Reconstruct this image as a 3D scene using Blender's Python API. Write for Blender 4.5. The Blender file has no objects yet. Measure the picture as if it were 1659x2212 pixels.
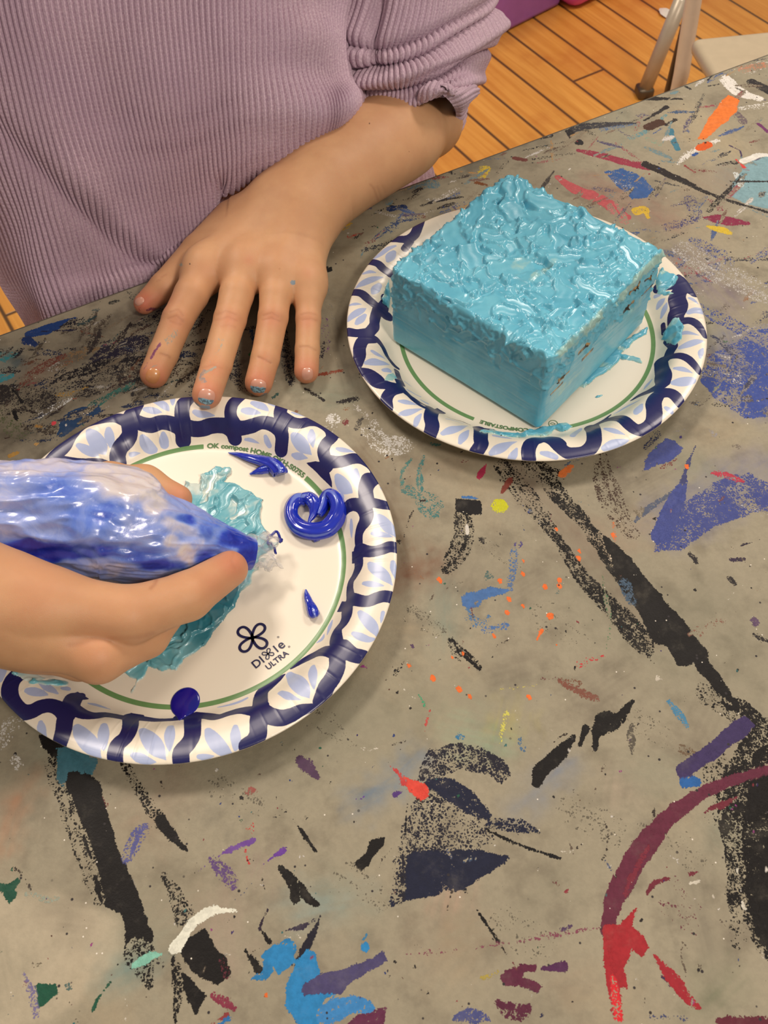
import bpy, bmesh, math, random
import numpy as np
from mathutils import Vector, Matrix
from mathutils.bvhtree import BVHTree
random.seed(7); rng=np.random.default_rng(11)
SC=bpy.context.scene; COL=SC.collection
f32=np.float32
# ---------------------------------------------------------------- camera (taken from the ellipses of the two plates)
W_,H_=1659.,2212.; FPX=1996.6; PITCH=0.9808; ROLL=-0.038; CAMZ=0.4186
_cp,_sp=math.cos(PITCH),math.sin(PITCH); _fw=np.array([0,_cp,-_sp]); _r=np.array([1.,0,0]); _u=np.cross(_r,_fw)
_cr,_sr=math.cos(ROLL),math.sin(ROLL); RI=_cr*_r+_sr*_u; UP=-_sr*_r+_cr*_u; FW=_fw
CAM=np.array([0,0,CAMZ])
EN=np.array([-.44919,.89344,0]); ED=np.array([.89344,.44919,0]); EDGE=.4866     # far edge of the table: p.EN = EDGE
def ray(x,y):
    x=np.asarray(x,float);y=np.asarray(y,float)
    return ((x-W_/2)/FPX)[...,None]*RI-((y-H_/2)/FPX)[...,None]*UP+FW
def at(x,y,z=0.):
    d=ray(x,y); t=(np.asarray(z,float)-CAMZ)/d[...,2]; return CAM+d*t[...,None]
def atc(x,y,c):
    d=ray(x,y); t=np.asarray(c,float)/(d@EN); return CAM+d*t[...,None]
cam=bpy.data.cameras.new('camera'); cam.sensor_fit='HORIZONTAL'; cam.sensor_width=36; cam.lens=FPX/W_*36; cam.clip_start=.01
co=bpy.data.objects.new('camera',cam); COL.objects.link(co)
co.matrix_world=Matrix([[RI[i],UP[i],-FW[i],CAM[i]] for i in range(3)]+[[0,0,0,1]]); SC.camera=co
cam.dof.use_dof=False
# ---------------------------------------------------------------- object helpers
def link(o,parent=None):
    COL.objects.link(o)
    if parent is not None: o.parent=parent
    return o
def empty(name,loc,label=None,cat=None,group=None):
    o=bpy.data.objects.new(name,None); o.location=loc; o.empty_display_size=.02; link(o)
    if label: o['label']=label
    if cat: o['category']=cat
    if group: o['group']=group
    return o
def tag(o,label=None,cat=None,group=None,kind=None):
    if label: o['label']=label
    if cat: o['category']=cat
    if group: o['group']=group
    if kind: o['kind']=kind
    return o
def mesh(name,V,F,mat=None,parent=None,smooth=True,origin=None):
    """V (n,3) world coordinates; F (m,4)/(m,3) array or list of tuples"""
    V=np.asarray(V,float)
    if parent is not None: off=WORLD(parent)
    else: off=np.array(origin if origin is not None else [V[:,0].mean(),V[:,1].mean(),V[:,2].min()])
    me=bpy.data.meshes.new(name)
    if isinstance(F,np.ndarray) and len(F):
        k=F.shape[1]; me.vertices.add(len(V)); me.vertices.foreach_set('co',(V-off).astype(f32).ravel())
        me.loops.add(F.size); me.polygons.add(len(F))
        me.loops.foreach_set('vertex_index',F.astype(np.int32).ravel())
        me.polygons.foreach_set('loop_start',np.arange(0,F.size,k,dtype=np.int32))
        me.update(calc_edges=True); me.validate()
    else: me.from_pydata([tuple(p) for p in V-off],[],[tuple(int(i) for i in f) for f in F])
    if smooth: me.polygons.foreach_set('use_smooth',np.ones(len(me.polygons),bool))
    o=bpy.data.objects.new(name,me); link(o,parent)
    if parent is None: o.location=off
    if mat: me.materials.append(mat)
    me.update(); return o
def WORLD(o):
    p=np.zeros(3)
    while o is not None: p=p+np.array(o.location); o=o.parent
    return p
def attr(o,name,arr):
    arr=np.asarray(arr,f32)
    if arr.ndim==1:
        a=o.data.attributes.new(name,'FLOAT','POINT'); a.data.foreach_set('value',arr)
    elif arr.shape[1]==3:
        a=o.data.attributes.new(name,'FLOAT_VECTOR','POINT'); a.data.foreach_set('vector',arr.ravel())
    else:
        a=o.data.attributes.new(name,'FLOAT_COLOR','POINT'); a.data.foreach_set('color',arr.ravel())
def gridfaces(nu,nv,closeu=False):
    """verts indexed i*nv+j"""
    i=np.arange(nu if closeu else nu-1)[:,None]; j=np.arange(nv-1)[None,:]
    i2=(i+1)%nu
    a=i*nv+j; b=i2*nv+j; return np.stack([a,b,b+1,a+1],-1).reshape(-1,4)
def join(parts):
    V=[];F=[];k=0
    for v,f in parts:
        v=np.asarray(v,float); V.append(v); F+= [tuple(int(i)+k for i in q) for q in f]; k+=len(v)
    return np.concatenate(V),F
def tube(P,R,n=16,flat=1.,upv=(0,0,1),caps=True):
    P=np.asarray(P,float); R=np.broadcast_to(np.asarray(R,float),(len(P),)); T=np.gradient(P,axis=0); T/=np.linalg.norm(T,axis=1)[:,None]+1e-12
    V=[]; up=np.array(upv,float)
    for p,r,t in zip(P,R,T):
        s=np.cross(t,up); s/=np.linalg.norm(s)+1e-9; w=np.cross(s,t)
        a=np.arange(n)*2*np.pi/n
        V.append(p+r*(np.cos(a)[:,None]*s+flat*np.sin(a)[:,None]*w))
    m=len(P); V=np.concatenate(V); F=[]
    for i in range(m-1):
        for j in range(n): F.append((i*n+j,i*n+(j+1)%n,(i+1)*n+(j+1)%n,(i+1)*n+j))
    if caps: F.append(tuple(range(n-1,-1,-1))); F.append(tuple((m-1)*n+j for j in range(n)))
    return V,F
def box(c,s,R=None,bev=0.):
    bm=bmesh.new(); bmesh.ops.create_cube(bm,size=1)
    for v in bm.verts: v.co=Vector((v.co.x*s[0],v.co.y*s[1],v.co.z*s[2]))
    if bev>0: bmesh.ops.bevel(bm,geom=bm.edges[:],offset=bev,segments=3,affect='EDGES',profile=.5)
    V=np.array([v.co[:] for v in bm.verts]); bm.verts.index_update(); F=[tuple(v.index for v in f.verts) for f in bm.faces]; bm.free()
    if R is not None: V=V@np.asarray(R).T
    return V+np.asarray(c,float),F
def rotz(a): c,s=math.cos(a),math.sin(a); return np.array([[c,-s,0],[s,c,0],[0,0,1]])
def spline(P,n):
    """Catmull-Rom through the rows of P -> n samples"""
    P=np.asarray(P,float); m=len(P)
    if m==2:
        t=np.linspace(0,1,n)[:,None]; return P[0]*(1-t)+P[1]*t
    Q=np.concatenate([[2*P[0]-P[1]],P,[2*P[-1]-P[-2]]]); t=np.linspace(0,m-1,n); i=np.minimum(t.astype(int),m-2); u=(t-i)
    u=u.reshape((-1,)+(1,)*(P.ndim-1))
    a,b,c,d=Q[i],Q[i+1],Q[i+2],Q[i+3]
    return .5*((2*b)+(-a+c)*u+(2*a-5*b+4*c-d)*u*u+(-a+3*b-3*c+d)*u**3)
# value noise
class VN:
    def __init__(s,seed=0): s.t=np.random.default_rng(seed).random(8192).astype(f32)
    def h(s,x,y,z): return s.t[(x*73856093^y*19349663^z*83492791)&8191]
    def __call__(s,P):
        P=np.asarray(P); I=np.floor(P).astype(np.int64); u=(P-I); u=u*u*(3-2*u); x,y,z=I[...,0],I[...,1],I[...,2]; r=0
        for a in (0,1):
            for b in (0,1):
                for c in (0,1):
                    w=(u[...,0] if a else 1-u[...,0])*(u[...,1] if b else 1-u[...,1])*(u[...,2] if c else 1-u[...,2])
                    r=r+w*s.h(x+a,y+b,z+c)
        return r
    def fbm(s,P,o=4):
        r=0;a=.5;P=np.asarray(P,float)
        for k in range(o): r=r+a*s(P*(2**k)+k*17.3); a*=.5
        return r/(1-.5**o)
vn=VN(3)
def sst(a,b,x): t=np.clip((x-a)/(b-a),0,1); return t*t*(3-2*t)
# ---------------------------------------------------------------- implicit modelling + surface nets
class Field:
    def __init__(s,lo,hi,h):
        s.lo=np.array(lo,float); s.h=h; s.n=np.ceil((np.array(hi)-s.lo)/h).astype(int)+1
        s.D=np.full(s.n,.05,f32)
    def sub(s,lo,hi):
        a=np.clip(np.floor((lo-s.lo)/s.h).astype(int),0,s.n); b=np.clip(np.ceil((hi-s.lo)/s.h).astype(int)+1,0,s.n)
        ax=[ (s.lo[k]+np.arange(a[k],b[k])*s.h).astype(f32) for k in range(3)]
        return tuple(slice(a[k],b[k]) for k in range(3)),ax
def smin(a,b,k): h=np.maximum(k-np.abs(a-b),0)/k; return np.minimum(a,b)-h*h*k*.25
def sd_cone(ax,a,b,ra,rb,fl=None):
    """tapered capsule; fl=(direction, factor) squashes the section along direction"""
    X,Y,Z=ax[0][:,None,None],ax[1][None,:,None],ax[2][None,None,:]
    a=np.asarray(a,float);b=np.asarray(b,float);d=b-a;L=float(d@d)+1e-12
    px,py,pz=X-a[0],Y-a[1],Z-a[2]
    t=np.clip((px*d[0]+py*d[1]+pz*d[2])/L,0,1)
    qx,qy,qz=px-t*d[0],py-t*d[1],pz-t*d[2]; r=ra+(rb-ra)*t
    if fl is None: return (np.sqrt(qx*qx+qy*qy+qz*qz)-r).astype(f32)
    n=np.asarray(fl[0],float);n=n/np.linalg.norm(n);k=fl[1]
    w=qx*n[0]+qy*n[1]+qz*n[2]; g=1/k-1
    l=np.sqrt((qx+w*g*n[0])**2+(qy+w*g*n[1])**2+(qz+w*g*n[2])**2)
    return ((l-r)*np.where(l>1e-6,k+(1-k)*.5,1)).astype(f32)
def chain(fld,prims,k,base=None,kb=0.,m=.012):
    """prims: list of (a,b,ra,rb[,fl]) -> smooth union; base: Field array blended in by kb. returns region + array"""
    A=np.array([p[0] for p in prims]+[p[1] for p in prims]); R=max(max(p[2],p[3]) for p in prims)
    sl,ax=fld.sub(A.min(0)-R-m,A.max(0)+R+m); D=None
    for p in prims:
        d=sd_cone(ax,*p); D=d if D is None else smin(D,d,k)
    if base is not None: D=smin(D,base[sl],kb)
    return sl,D
def nets(D,lo,h):
    """naive surface nets, D<0 inside. returns V,F"""
    S=D<0
    n=D.shape; c=np.zeros(tuple(k-1 for k in n),np.int8)
    for a in (0,1):
        for b in (0,1):
            for e in (0,1): c+=S[a:n[0]-1+a,b:n[1]-1+b,e:n[2]-1+e]
    act=(c>0)&(c<8); I=np.argwhere(act); idx=np.full(act.shape,-1,np.int64); idx[act]=np.arange(len(I))
    acc=np.zeros((len(I),3)); cnt=np.zeros(len(I))
    g=lambda a,b,e: D[I[:,0]+a,I[:,1]+b,I[:,2]+e]
    for ax in range(3):
        for p in (0,1):
            for q in (0,1):
                o=[0,0,0]; k1,k2=[k for k in range(3) if k!=ax]; o[k1]=p;o[k2]=q; o2=list(o);o2[ax]=1
                v0=g(*o);v1=g(*o2); m=(v0<0)!=(v1<0); t=np.where(m,v0/np.where(m,v0-v1,1),0)
                pt=np.tile(np.array(o,float),(len(I),1)); pt[:,ax]=t; acc[m]+=pt[m]; cnt[m]+=1
    V=np.asarray(lo)+(I+acc/cnt[:,None])*h
    F=[]
    for ax in range(3):
        k1,k2=[(1,2),(2,0),(0,1)][ax]
        sl0=[slice(None)]*3; sl1=[slice(None)]*3; sl0[ax]=slice(0,-1); sl1[ax]=slice(1,None)
        d=S[tuple(sl0)].astype(np.int8)-S[tuple(sl1)].astype(np.int8)
        E=np.argwhere(d!=0); s=d[d!=0]
        ok=(E[:,k1]>0)&(E[:,k2]>0)&(E[:,k1]<n[k1]-1)&(E[:,k2]<n[k2]-1); E=E[ok];s=s[ok]
        def ci(a,b):
            J=E.copy(); J[:,k1]-=a; J[:,k2]-=b; return idx[J[:,0],J[:,1],J[:,2]]
        q=np.stack([ci(1,1),ci(0,1),ci(0,0),ci(1,0)],1)
        q[s<0]=q[s<0][:,::-1]; F.append(q)
    F=np.concatenate(F); return V,F[(F>=0).all(1)]
def relax(V,F,it=3,k=.5):
    n=len(V); e=np.concatenate([F[:,[i,(i+1)%4]] for i in range(4)])
    for _ in range(it):
        s=np.zeros_like(V); c=np.zeros(n)
        for a,b in ((0,1),(1,0)):
            for d in range(3): s[:,d]+=np.bincount(e[:,a],V[e[:,b],d],n)
            c+=np.bincount(e[:,a],minlength=n)
        V=V*(1-k)+k*s/np.maximum(c,1)[:,None]
    return V
def vnormals(V,F):
    a=V[F[:,2]]-V[F[:,0]]; b=V[F[:,3 if F.shape[1]>3 else 1]]-V[F[:,1 if F.shape[1]>3 else 0]]
    nf=np.cross(a,b); N=np.zeros_like(V)
    for i in range(F.shape[1]):
        for d in range(3): N[:,d]+=np.bincount(F[:,i],nf[:,d],len(V))
    return N/(np.linalg.norm(N,axis=1)[:,None]+1e-12)
# ---------------------------------------------------------------- materials
def srgb(r,g,b):
    f=lambda c:(c/255/12.92) if c/255<=.04045 else ((c/255+.055)/1.055)**2.4
    return (f(r),f(g),f(b),1.)
class NT:
    def __init__(s,name):
        s.m=bpy.data.materials.new(name); s.m.use_nodes=True; s.t=s.m.node_tree; s.t.nodes.clear()
        s.out=s.t.nodes.new('ShaderNodeOutputMaterial'); s.b=s.t.nodes.new('ShaderNodeBsdfPrincipled'); s.l(s.b.outputs[0],s.out.inputs[0])
    def l(s,a,b): s.t.links.new(a,b)
    def put(s,sock,v):
        if hasattr(v,'is_linked') or hasattr(v,'links'): s.l(v,sock)
        elif v is not None:
            if hasattr(sock.default_value,'__len__') and not hasattr(v,'__len__'): sock.default_value=(v,)*len(sock.default_value)
            else: sock.default_value=v
    def n(s,ty,ins=None,out=0,**kw):
        x=s.t.nodes.new('ShaderNode'+ty)
        for k,v in kw.items(): setattr(x,k,v)
        for k,v in (ins or {}).items(): s.put(x.inputs[k],v)
        return x.outputs[out] if out is not None else x
    def attr(s,name,out='Fac'): return s.n('Attribute',attribute_name=name,out=None).outputs[out]
    def noise(s,vec,scale,detail=3,rough=.5,dist=0.,out=0): return s.n('TexNoise',{'Vector':vec,'Scale':scale,'Detail':detail,'Roughness':rough,'Distortion':dist},out=out)
    def math(s,op,a,b=None,c=None,clamp=False):
        x=s.t.nodes.new('ShaderNodeMath'); x.operation=op; x.use_clamp=clamp; s.put(x.inputs[0],a)
        if b is not None: s.put(x.inputs[1],b)
        if c is not None: s.put(x.inputs[2],c)
        return x.outputs[0]
    def mix(s,f,a,b,mode='MIX'):
        x=s.t.nodes.new('ShaderNodeMix'); x.data_type='RGBA'; x.blend_type=mode; x.clamp_factor=True
        s.put(x.inputs[0],f); s.put(x.inputs[6],a); s.put(x.inputs[7],b); return x.outputs[2]
    def map(s,v,a,b,c=0.,d=1.,smooth=True):
        x=s.t.nodes.new('ShaderNodeMapRange'); x.interpolation_type='SMOOTHSTEP' if smooth else 'LINEAR'
        for i,q in enumerate((v,a,b,c,d)): s.put(x.inputs[i],q)
        return x.outputs[0]
    def bump(s,h,strength,dist=.001,normal=None): return s.n('Bump',{'Height':h,'Strength':strength,'Distance':dist,'Normal':normal} if normal is not None else {'Height':h,'Strength':strength,'Distance':dist})
    def set(s,**kw):
        for k,v in kw.items(): s.put(s.b.inputs[k.replace('_',' ')],v)
        return s.m
    def pos(s): return s.n('TexCoord',out=None).outputs['Object']
def simple(name,c,rough=.5,metal=0.,**kw):
    t=NT(name); p=t.pos(); nz=t.noise(p,60,4)
    c2=tuple(x*.8 for x in c[:3])+(1,)
    return t.set(Base_Color=t.mix(nz,c2,c),Roughness=rough,Metallic=metal,**kw)
# ---------------------------------------------------------------- the painted table
TS,TH=.0008,.035     # grid step on the part in view, top thickness
s0,s1,t0,t1=-.215,.64,-.075,EDGE
NS=int((s1-s0)/TS)+1; NTT=int((t1-t0)/TS)+1
gs=np.linspace(s0,s1,NS); gt=np.linspace(t0,t1,NTT); GS,GT=np.meshgrid(gs,gt,indexing='ij')
LAY=[np.zeros((NS,NTT,4),f32) for _ in range(4)]          # 0 soft washes, 1..3 paint marks: colour + coverage
def tc(p):
    w=at(np.array([q[0] for q in p]),np.array([q[1] for q in p])); return np.stack([w@ED,w@EN],1)
def ppm(x,y): d=ray(x,y); return FPX*(-d[2])/CAMZ
def _put(L,sl,a,col,wash):
    A=LAY[L][sl]; c=np.array(srgb(*col)[:3],f32)
    if wash:
        k=a[...,None]; al=A[...,3:]; na=k+al*(1-k); A[...,:3]=(c*k+A[...,:3]*al*(1-k))/np.maximum(na,1e-5); A[...,3:]=na
    else:
        up=(a>=.42)|((A[...,3]<.42)&(a>A[...,3])); A[...,:3][up]=c; A[...,3][up]=a[up]
def _win(P,m):
    lo=P.min(0)-m; hi=P.max(0)+m
    i0,i1=np.searchsorted(gs,[lo[0],hi[0]]); j0,j1=np.searchsorted(gt,[lo[1],hi[1]])
    return (slice(i0,i1),slice(j0,j1)),i1>i0 and j1>j0
def _segd(X,Y,P,R=None,close=False):
    best=np.full(X.shape,1e9); rr=np.zeros(X.shape); al=np.zeros(X.shape); s=0
    n=len(P); tot=0
    for i in range(n if close else n-1):
        a=P[i];b=P[(i+1)%n];d=b-a;L=float(d@d)+1e-12
        t=np.clip(((X-a[0])*d[0]+(Y-a[1])*d[1])/L,0,1); q=np.hypot(X-a[0]-t*d[0],Y-a[1]-t*d[1])
        r=(R[i]+(R[(i+1)%n]-R[i])*t) if R is not None else 0
        m=(q-r)<best; best=np.where(m,q-r,best)
        if R is not None:
            cr=((X-a[0])*d[1]-(Y-a[1])*d[0])/math.sqrt(L)
            rr=np.where(m,cr,rr); al=np.where(m,tot+t*math.sqrt(L),al)
        tot+=math.sqrt(L)
    return best,rr,al
def S(col,pts,a=1.,L=1,soft=None,n=0,dry=.35):
    """brush stroke: pts (px,py,width px)"""
    P=tc(pts); R=np.array([p[2]/2/ppm(p[0],p[1]) for p in pts])
    if len(pts)>2: k=len(pts)*4; P=spline(P,k); R=np.maximum(spline(R[:,None],k)[:,0],.0004)
    if len(pts)==1: P=np.repeat(P,2,0); P[1]+=1e-5; R=np.repeat(R,2)
    wash=L==0; sf=soft if soft is not None else (.012 if wash else .0012)
    sl,ok=_win(P,R.max()+sf*2+.003)
    if not ok: return
    X=GS[sl];Y=GT[sl]; d,cr,al=_segd(X,Y,P,R)
    Q=np.stack([X*220,Y*220,np.zeros_like(X)+len(pts)*3.1+P[0,0]*50],-1); d=d+(vn(Q)-.5)*(.0013 if not wash else .01)
    if dry and a<.95:
        st=vn(np.stack([cr*900,al*45,np.zeros_like(cr)+P[0,0]*91],-1)); a=a+(st-.5)*dry
    m=np.clip(.5-d/sf,0,1)*a if not wash else sst(sf,-sf,d)*a
    _put(L,sl,m.astype(f32),col,wash)
def G(col,pts,a=1.,L=1,soft=None,rag=1.,dry=.25):
    """flat patch of paint: polygon"""
    P=tc(pts); wash=L==0; sf=soft if soft is not None else (.01 if wash else .0012)
    sl,ok=_win(P,sf*2+.003)
    if not ok: return
    X=GS[sl];Y=GT[sl]; d,_,_=_segd(X,Y,P,None,True)
    ins=np.zeros(X.shape,bool)
    for i in range(len(P)):
        a_,b_=P[i],P[(i+1)%len(P)]; c=((a_[1]>Y)!=(b_[1]>Y)); ins^=c&(X<(b_[0]-a_[0])*(Y-a_[1])/((b_[1]-a_[1]) or 1e-12)+a_[0])
    d=np.where(ins,-d,d); Q=np.stack([X*160,Y*160,np.zeros_like(X)+P[0,1]*70],-1); d=d+(vn.fbm(Q,3)-.5)*.0036*rag
    if dry and a<.95: a=a+(vn(np.stack([X*90,Y*90,np.zeros_like(X)+5],-1))-.5)*dry
    m=np.clip(.5-d/sf,0,1)*a if not wash else sst(sf,-sf,d)*a
    _put(L,sl,m.astype(f32),col,wash)
BK=(21,18,17); NV=(28,32,54)
# broad washes: stains rubbed into the top, and some painted-in shade
G((186,174,150),[(0,1925),(60,1932),(120,1925),(200,1960),(258,1985),(270,2050),(255,2085),(200,2130),(120,2212),(-30,2240),(-30,1925)],.75,0,.003)
G((52,46,40),[(-20,745),(150,700),(300,650),(340,700),(330,860),(420,880),(220,915),(100,985),(-20,1000)],.75,0,.02)  # dark paint here, with the person's cast shade painted into the wash
G((120,118,100),[(1250,1240),(1500,1260),(1659,1350),(1659,1560),(1400,1500),(1250,1400)],.4,0,.03)
G((130,128,108),[(560,1480),(900,1450),(1150,1480),(1100,1600),(800,1640),(640,1700),(520,1640)],.55,0,.03)
G((126,112,88),[(700,480),(830,430),(760,620),(760,800),(690,840),(690,600)],.5,0,.02)
for c,p,a in [((105,80,58),[(780,1000,90),(840,1080,70),(880,1200,80)],.45),((112,60,35),[(862,1250,60),(900,1235,52),(945,1212,34)],.75),((70,122,120),[(960,1300,46),(962,1385,44)],.45),
 ((60,110,150),[(770,1735,30),(850,1690,44),(905,1640,30)],.55),((90,115,150),[(1130,1735,22),(1180,1690,26),(1230,1655,14)],.6),((130,158,156),[(650,1960,50),(700,1950,60),(760,1940,30)],.5),
 ((170,125,95),[(0,1830,40),(20,1750,40),(55,1700,24)],.5),((140,128,104),[(985,2000,50),(985,2030,70)],.75),((185,150,130),[(970,1940,60)],.4),((160,140,125),[(470,1990,90),(480,2060,80)],.5),
 ((110,92,78),[(1110,1010,60),(1210,1120,70),(1330,1270,70),(1400,1370,40)],.6),((190,170,150),[(1330,1700,60)],.4),((90,140,140),[(240,2115,40),(300,2085,40)],.55),((150,130,120),[(560,1880,70)],.3),
 ((95,100,140),[(1450,1120,120),(1560,1060,120),(1640,1010,90)],.45),((80,90,140),[(1600,760,140),(1640,860,120)],.5),((120,105,130),[(1480,560,90),(1560,640,110)],.35),((150,100,90),[(1280,400,70),(1450,480,70)],.4),
 ((175,160,130),[(1500,260,120),(1600,380,120)],.5),((120,135,140),[(1600,390,120),(1659,420,100)],.6),((110,105,90),[(900,420,60),(1050,350,60)],.5),((70,66,58),[(830,430,30),(960,372,26),(1150,300,26),(1250,262,20)],.6),
 ((170,160,60),[(1100,1560,60)],.3),((120,170,140),[(1000,1580,80),(1080,1600,40)],.3),((85,80,70),[(1490,1900,80),(1530,2050,60)],.4),((100,108,84),[(1580,2110,60),(1540,2150,80)],.45),
 ((70,60,54),[(540,780,110),(640,770,90)],.55),((60,54,50),[(720,700,50),(760,840,50)],.4),((90,82,74),[(1450,1000,100),(1340,1060,80)],.3),((50,90,100),[(10,790,70)],.6),((90,52,44),[(90,800,70)],.5)]:
    S(c,p,a,0)
# ---- black and navy strokes, near half
G(BK,[(85,1590),(130,1600),(185,1650),(215,1690),(235,1760),(262,1850),(300,1930),(325,2010),(337,2075),(325,2108),(300,2085),(272,2060),(268,2000),(262,1972),(225,1962),(205,1925),(190,1870),(165,1790),(140,1710),(115,1650)],1)
S(BK,[(112,1650,36),(145,1745,40),(185,1850,44),(215,1945,30)],.47); S(BK,[(300,2060,70),(320,2120,30)],.5)
S(BK,[(270,1650,24),(310,1720,28),(350,1780,28)],.56); S(BK,[(345,1770,24),(378,1812,20),(405,1838,4)],.95)
S(BK,[(352,1888,10),(380,1935,34),(398,1985,50)],.58); G(BK,[(385,2035),(440,2008),(492,2068),(497,2105),(470,2130),(430,2112),(395,2080)],1); G(BK,[(383,2075),(400,2108),(450,2150),(425,2186),(405,2160)],1); S(BK,[(375,2055,12),(383,2120,26),(378,2210,10)],.62)
S((90,40,50),[(478,2075,20),(490,2110,20)],.55,2)
G(BK,[(598,1868),(615,1870),(650,1903),(690,1955),(680,1960),(655,1945),(622,1915),(600,1885)],1); S(BK,[(637,1915,22),(636,1938,26)],1)
G(BK,[(800,1816),(830,1808),(832,1825),(806,1850),(800,1870),(781,1884),(763,1864),(790,1840)],1,rag=.5)
S(BK,[(597,1722,4),(622,1755,5),(640,1780,6),(683,1840,3)],1); S((45,36,60),[(615,2008,4),(650,2002,9),(690,1982,8)],1); S((30,28,40),[(640,2085,12),(665,2040,20),(692,1980,8)],1)
S((45,34,50),[(560,2008,6),(568,1985,5),(578,1965,3)],1); S(BK,[(525,2048,5),(545,2070,12),(560,2095,16)],.9); S(BK,[(565,2008,4),(582,2035,12)],1)
NB=(35,34,46)
G(NB,[(903,1655),(925,1618),(985,1603),(1045,1612),(1090,1640),(1108,1680),(1080,1692),(1060,1675),(1000,1660),(950,1680),(900,1690)],.66,dry=.3)
G(NB,[(888,1742),(920,1690),(970,1700),(1070,1780),(1080,1820),(1000,1835),(900,1850),(855,1850),(868,1790)],.5,dry=.2)
S(NV,[(930,1690,24),(980,1710,52),(1020,1740,44),(1052,1762,22)],.82)
G(NV,[(850,1862),(900,1836),(960,1838),(1030,1830),(1104,1848),(1060,1890),(1000,1920),(920,1940),(845,1962),(840,1940)],.8,dry=.3)
S(NV,[(1060,1780,22),(1120,1785,30),(1168,1798,8)],.7); S((22,22,30),[(880,1735,7),(875,1800,6)],1); S((18,16,18),[(1055,1795,8),(1130,1828,7),(1210,1854,7)],1,3)
S(BK,[(1005,1925,2),(1050,1995,3),(1095,2062,2.5)],1); S(NB,[(865,1860,30),(860,1940,30)],.55)
G((218,72,58),[(865,1675),(882,1680),(925,1700),(922,1724),(905,1730),(882,1712)],1,3); S((190,60,60),[(838,1652,4),(860,1670,8),(872,1690,14)],.95,3); S((235,150,50),[(915,1712,10)],.6,3); S(BK,[(900,1725,4),(935,1765,3)],1,3)
for p in ([(1160,1690,26),(1168,1665,36),(1195,1640,34),(1222,1612,22),(1240,1590,8)],[(1254,1608,10),(1266,1575,20)],[(1285,1618,10),(1288,1585,26),(1312,1560,50),(1332,1558,26),(1368,1515,12)]): S(BK,p,.86,2,dry=.5)
S((90,84,74),[(1362,1562,6),(1364,1598,20),(1366,1632,4)],.75); S((110,90,70),[(1475,1618,22),(1505,1632,10)],.6)
# long diagonal scrape
G(BK,[(1140,1000),(1182,1003),(1245,1085),(1300,1150),(1365,1205),(1360,1300),(1300,1210),(1250,1140),(1180,1070)],.64,dry=.35)
G(BK,[(1300,1150),(1365,1208),(1440,1298),(1524,1400),(1534,1430),(1610,1540),(1570,1535),(1500,1432),(1465,1436),(1440,1398),(1400,1380),(1380,1325),(1335,1260)],.93,dry=.2)
S(BK,[(1088,1008,46),(1150,1090,50),(1205,1165,26)],.5); S(BK,[(1200,1155,20),(1260,1250,40),(1330,1320,50),(1380,1380,56),(1402,1410,26)],.64); S(BK,[(1190,1030,60),(1150,1010,60)],.5)
S((70,90,110),[(1350,1260,30),(1365,1300,26)],.6,2)
G(BK,[(1590,1500),(1670,1560),(1670,2085),(1640,2062),(1600,1992),(1572,1970),(1562,1930),(1572,1880),(1548,1760),(1535,1690),(1575,1650),(1600,1600)],.66,dry=.3); G(BK,[(1625,1620),(1670,1600),(1670,2060),(1640,2040),(1610,1930),(1600,1800)],.86,2); S(BK,[(1530,1500,60),(1580,1540,40)],.42); S(BK,[(1545,1640,50),(1540,1760,50)],.4); S(BK,[(1600,1990,60),(1590,2040,30)],.4)
G((62,50,92),[(1462,1668),(1464,1655),(1535,1600),(1608,1541),(1633,1566),(1612,1588),(1530,1650),(1472,1692)],1,3,rag=.6); S((40,95,160),[(1480,1692,22),(1500,1688,28)],1,3)
S((205,200,185),[(1592,1875,2.5),(1600,1920,2.5),(1606,1962,2)],1,3)
# red arc
S((98,40,60),[(1680,1655,18),(1600,1680,22),(1540,1702,26),(1480,1738,32),(1430,1782,40),(1382,1842,48),(1345,1905,46),(1322,1960,38),(1312,2010,34)],1,2,n=1)
S((120,42,58),[(1400,1830,10),(1372,1880,16),(1350,1930,14)],.62,3)
G((160,38,46),[(1304,2000),(1340,1996),(1356,1975),(1380,1955),(1366,2000),(1392,2022),(1402,2047),(1386,2066),(1366,2050),(1350,2092),(1357,2137),(1341,2132),(1347,2201),(1324,2201),(1308,2130),(1302,2050)],1,3,rag=.6)
S((215,40,50),[(1322,2110,14),(1330,2150,22),(1336,2198,24)],.62,3); S((60,38,70),[(1318,2055,16),(1330,2110,12)],.6,2)
S((155,38,48),[(1413,2062,9),(1450,2110,28),(1480,2150,26),(1512,2178,6)],.85,2); S((60,50,80),[(1435,2110,14),(1460,2140,16)],.6); S((110,42,55),[(1520,1755,6),(1560,1738,14),(1596,1720,10)],.9,2); S((110,42,55),[(1398,1930,4),(1415,1908,8),(1445,1898,6)],1); S((110,42,55),[(1490,1890,8),(1508,1884,6)],1)
S((130,70,88),[(1302,2003,12),(1220,2015,12),(1130,2032,10),(1000,2050,8),(880,2062,6)],.5); S((80,60,90),[(1215,2010,8),(1235,2000,8)],.9)
S((110,60,70),[(1440,1960,40),(1500,1990,60),(1460,1900,20)],.3)
G((92,36,60),[(1080,2112),(1095,2095),(1130,2085),(1160,2080),(1162,2100),(1132,2097),(1128,2112),(1155,2120),(1172,2130),(1160,2142),(1120,2132),(1090,2132)],1,rag=.6); S((80,40,78),[(1172,2092,12),(1215,2088,20)],1)
S((88,36,58),[(1080,2172,30),(1110,2185,42),(1138,2182,30)],.72); S((75,80,130),[(985,2200,14),(1020,2192,34),(1055,2200,14)],.7); S((40,40,70),[(1170,2192,10)],1); S((95,36,50),[(1552,2206,20),(1670,2208,26)],.85); S((70,75,110),[(1400,2195,8),(1480,2200,12)],.5)
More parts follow.
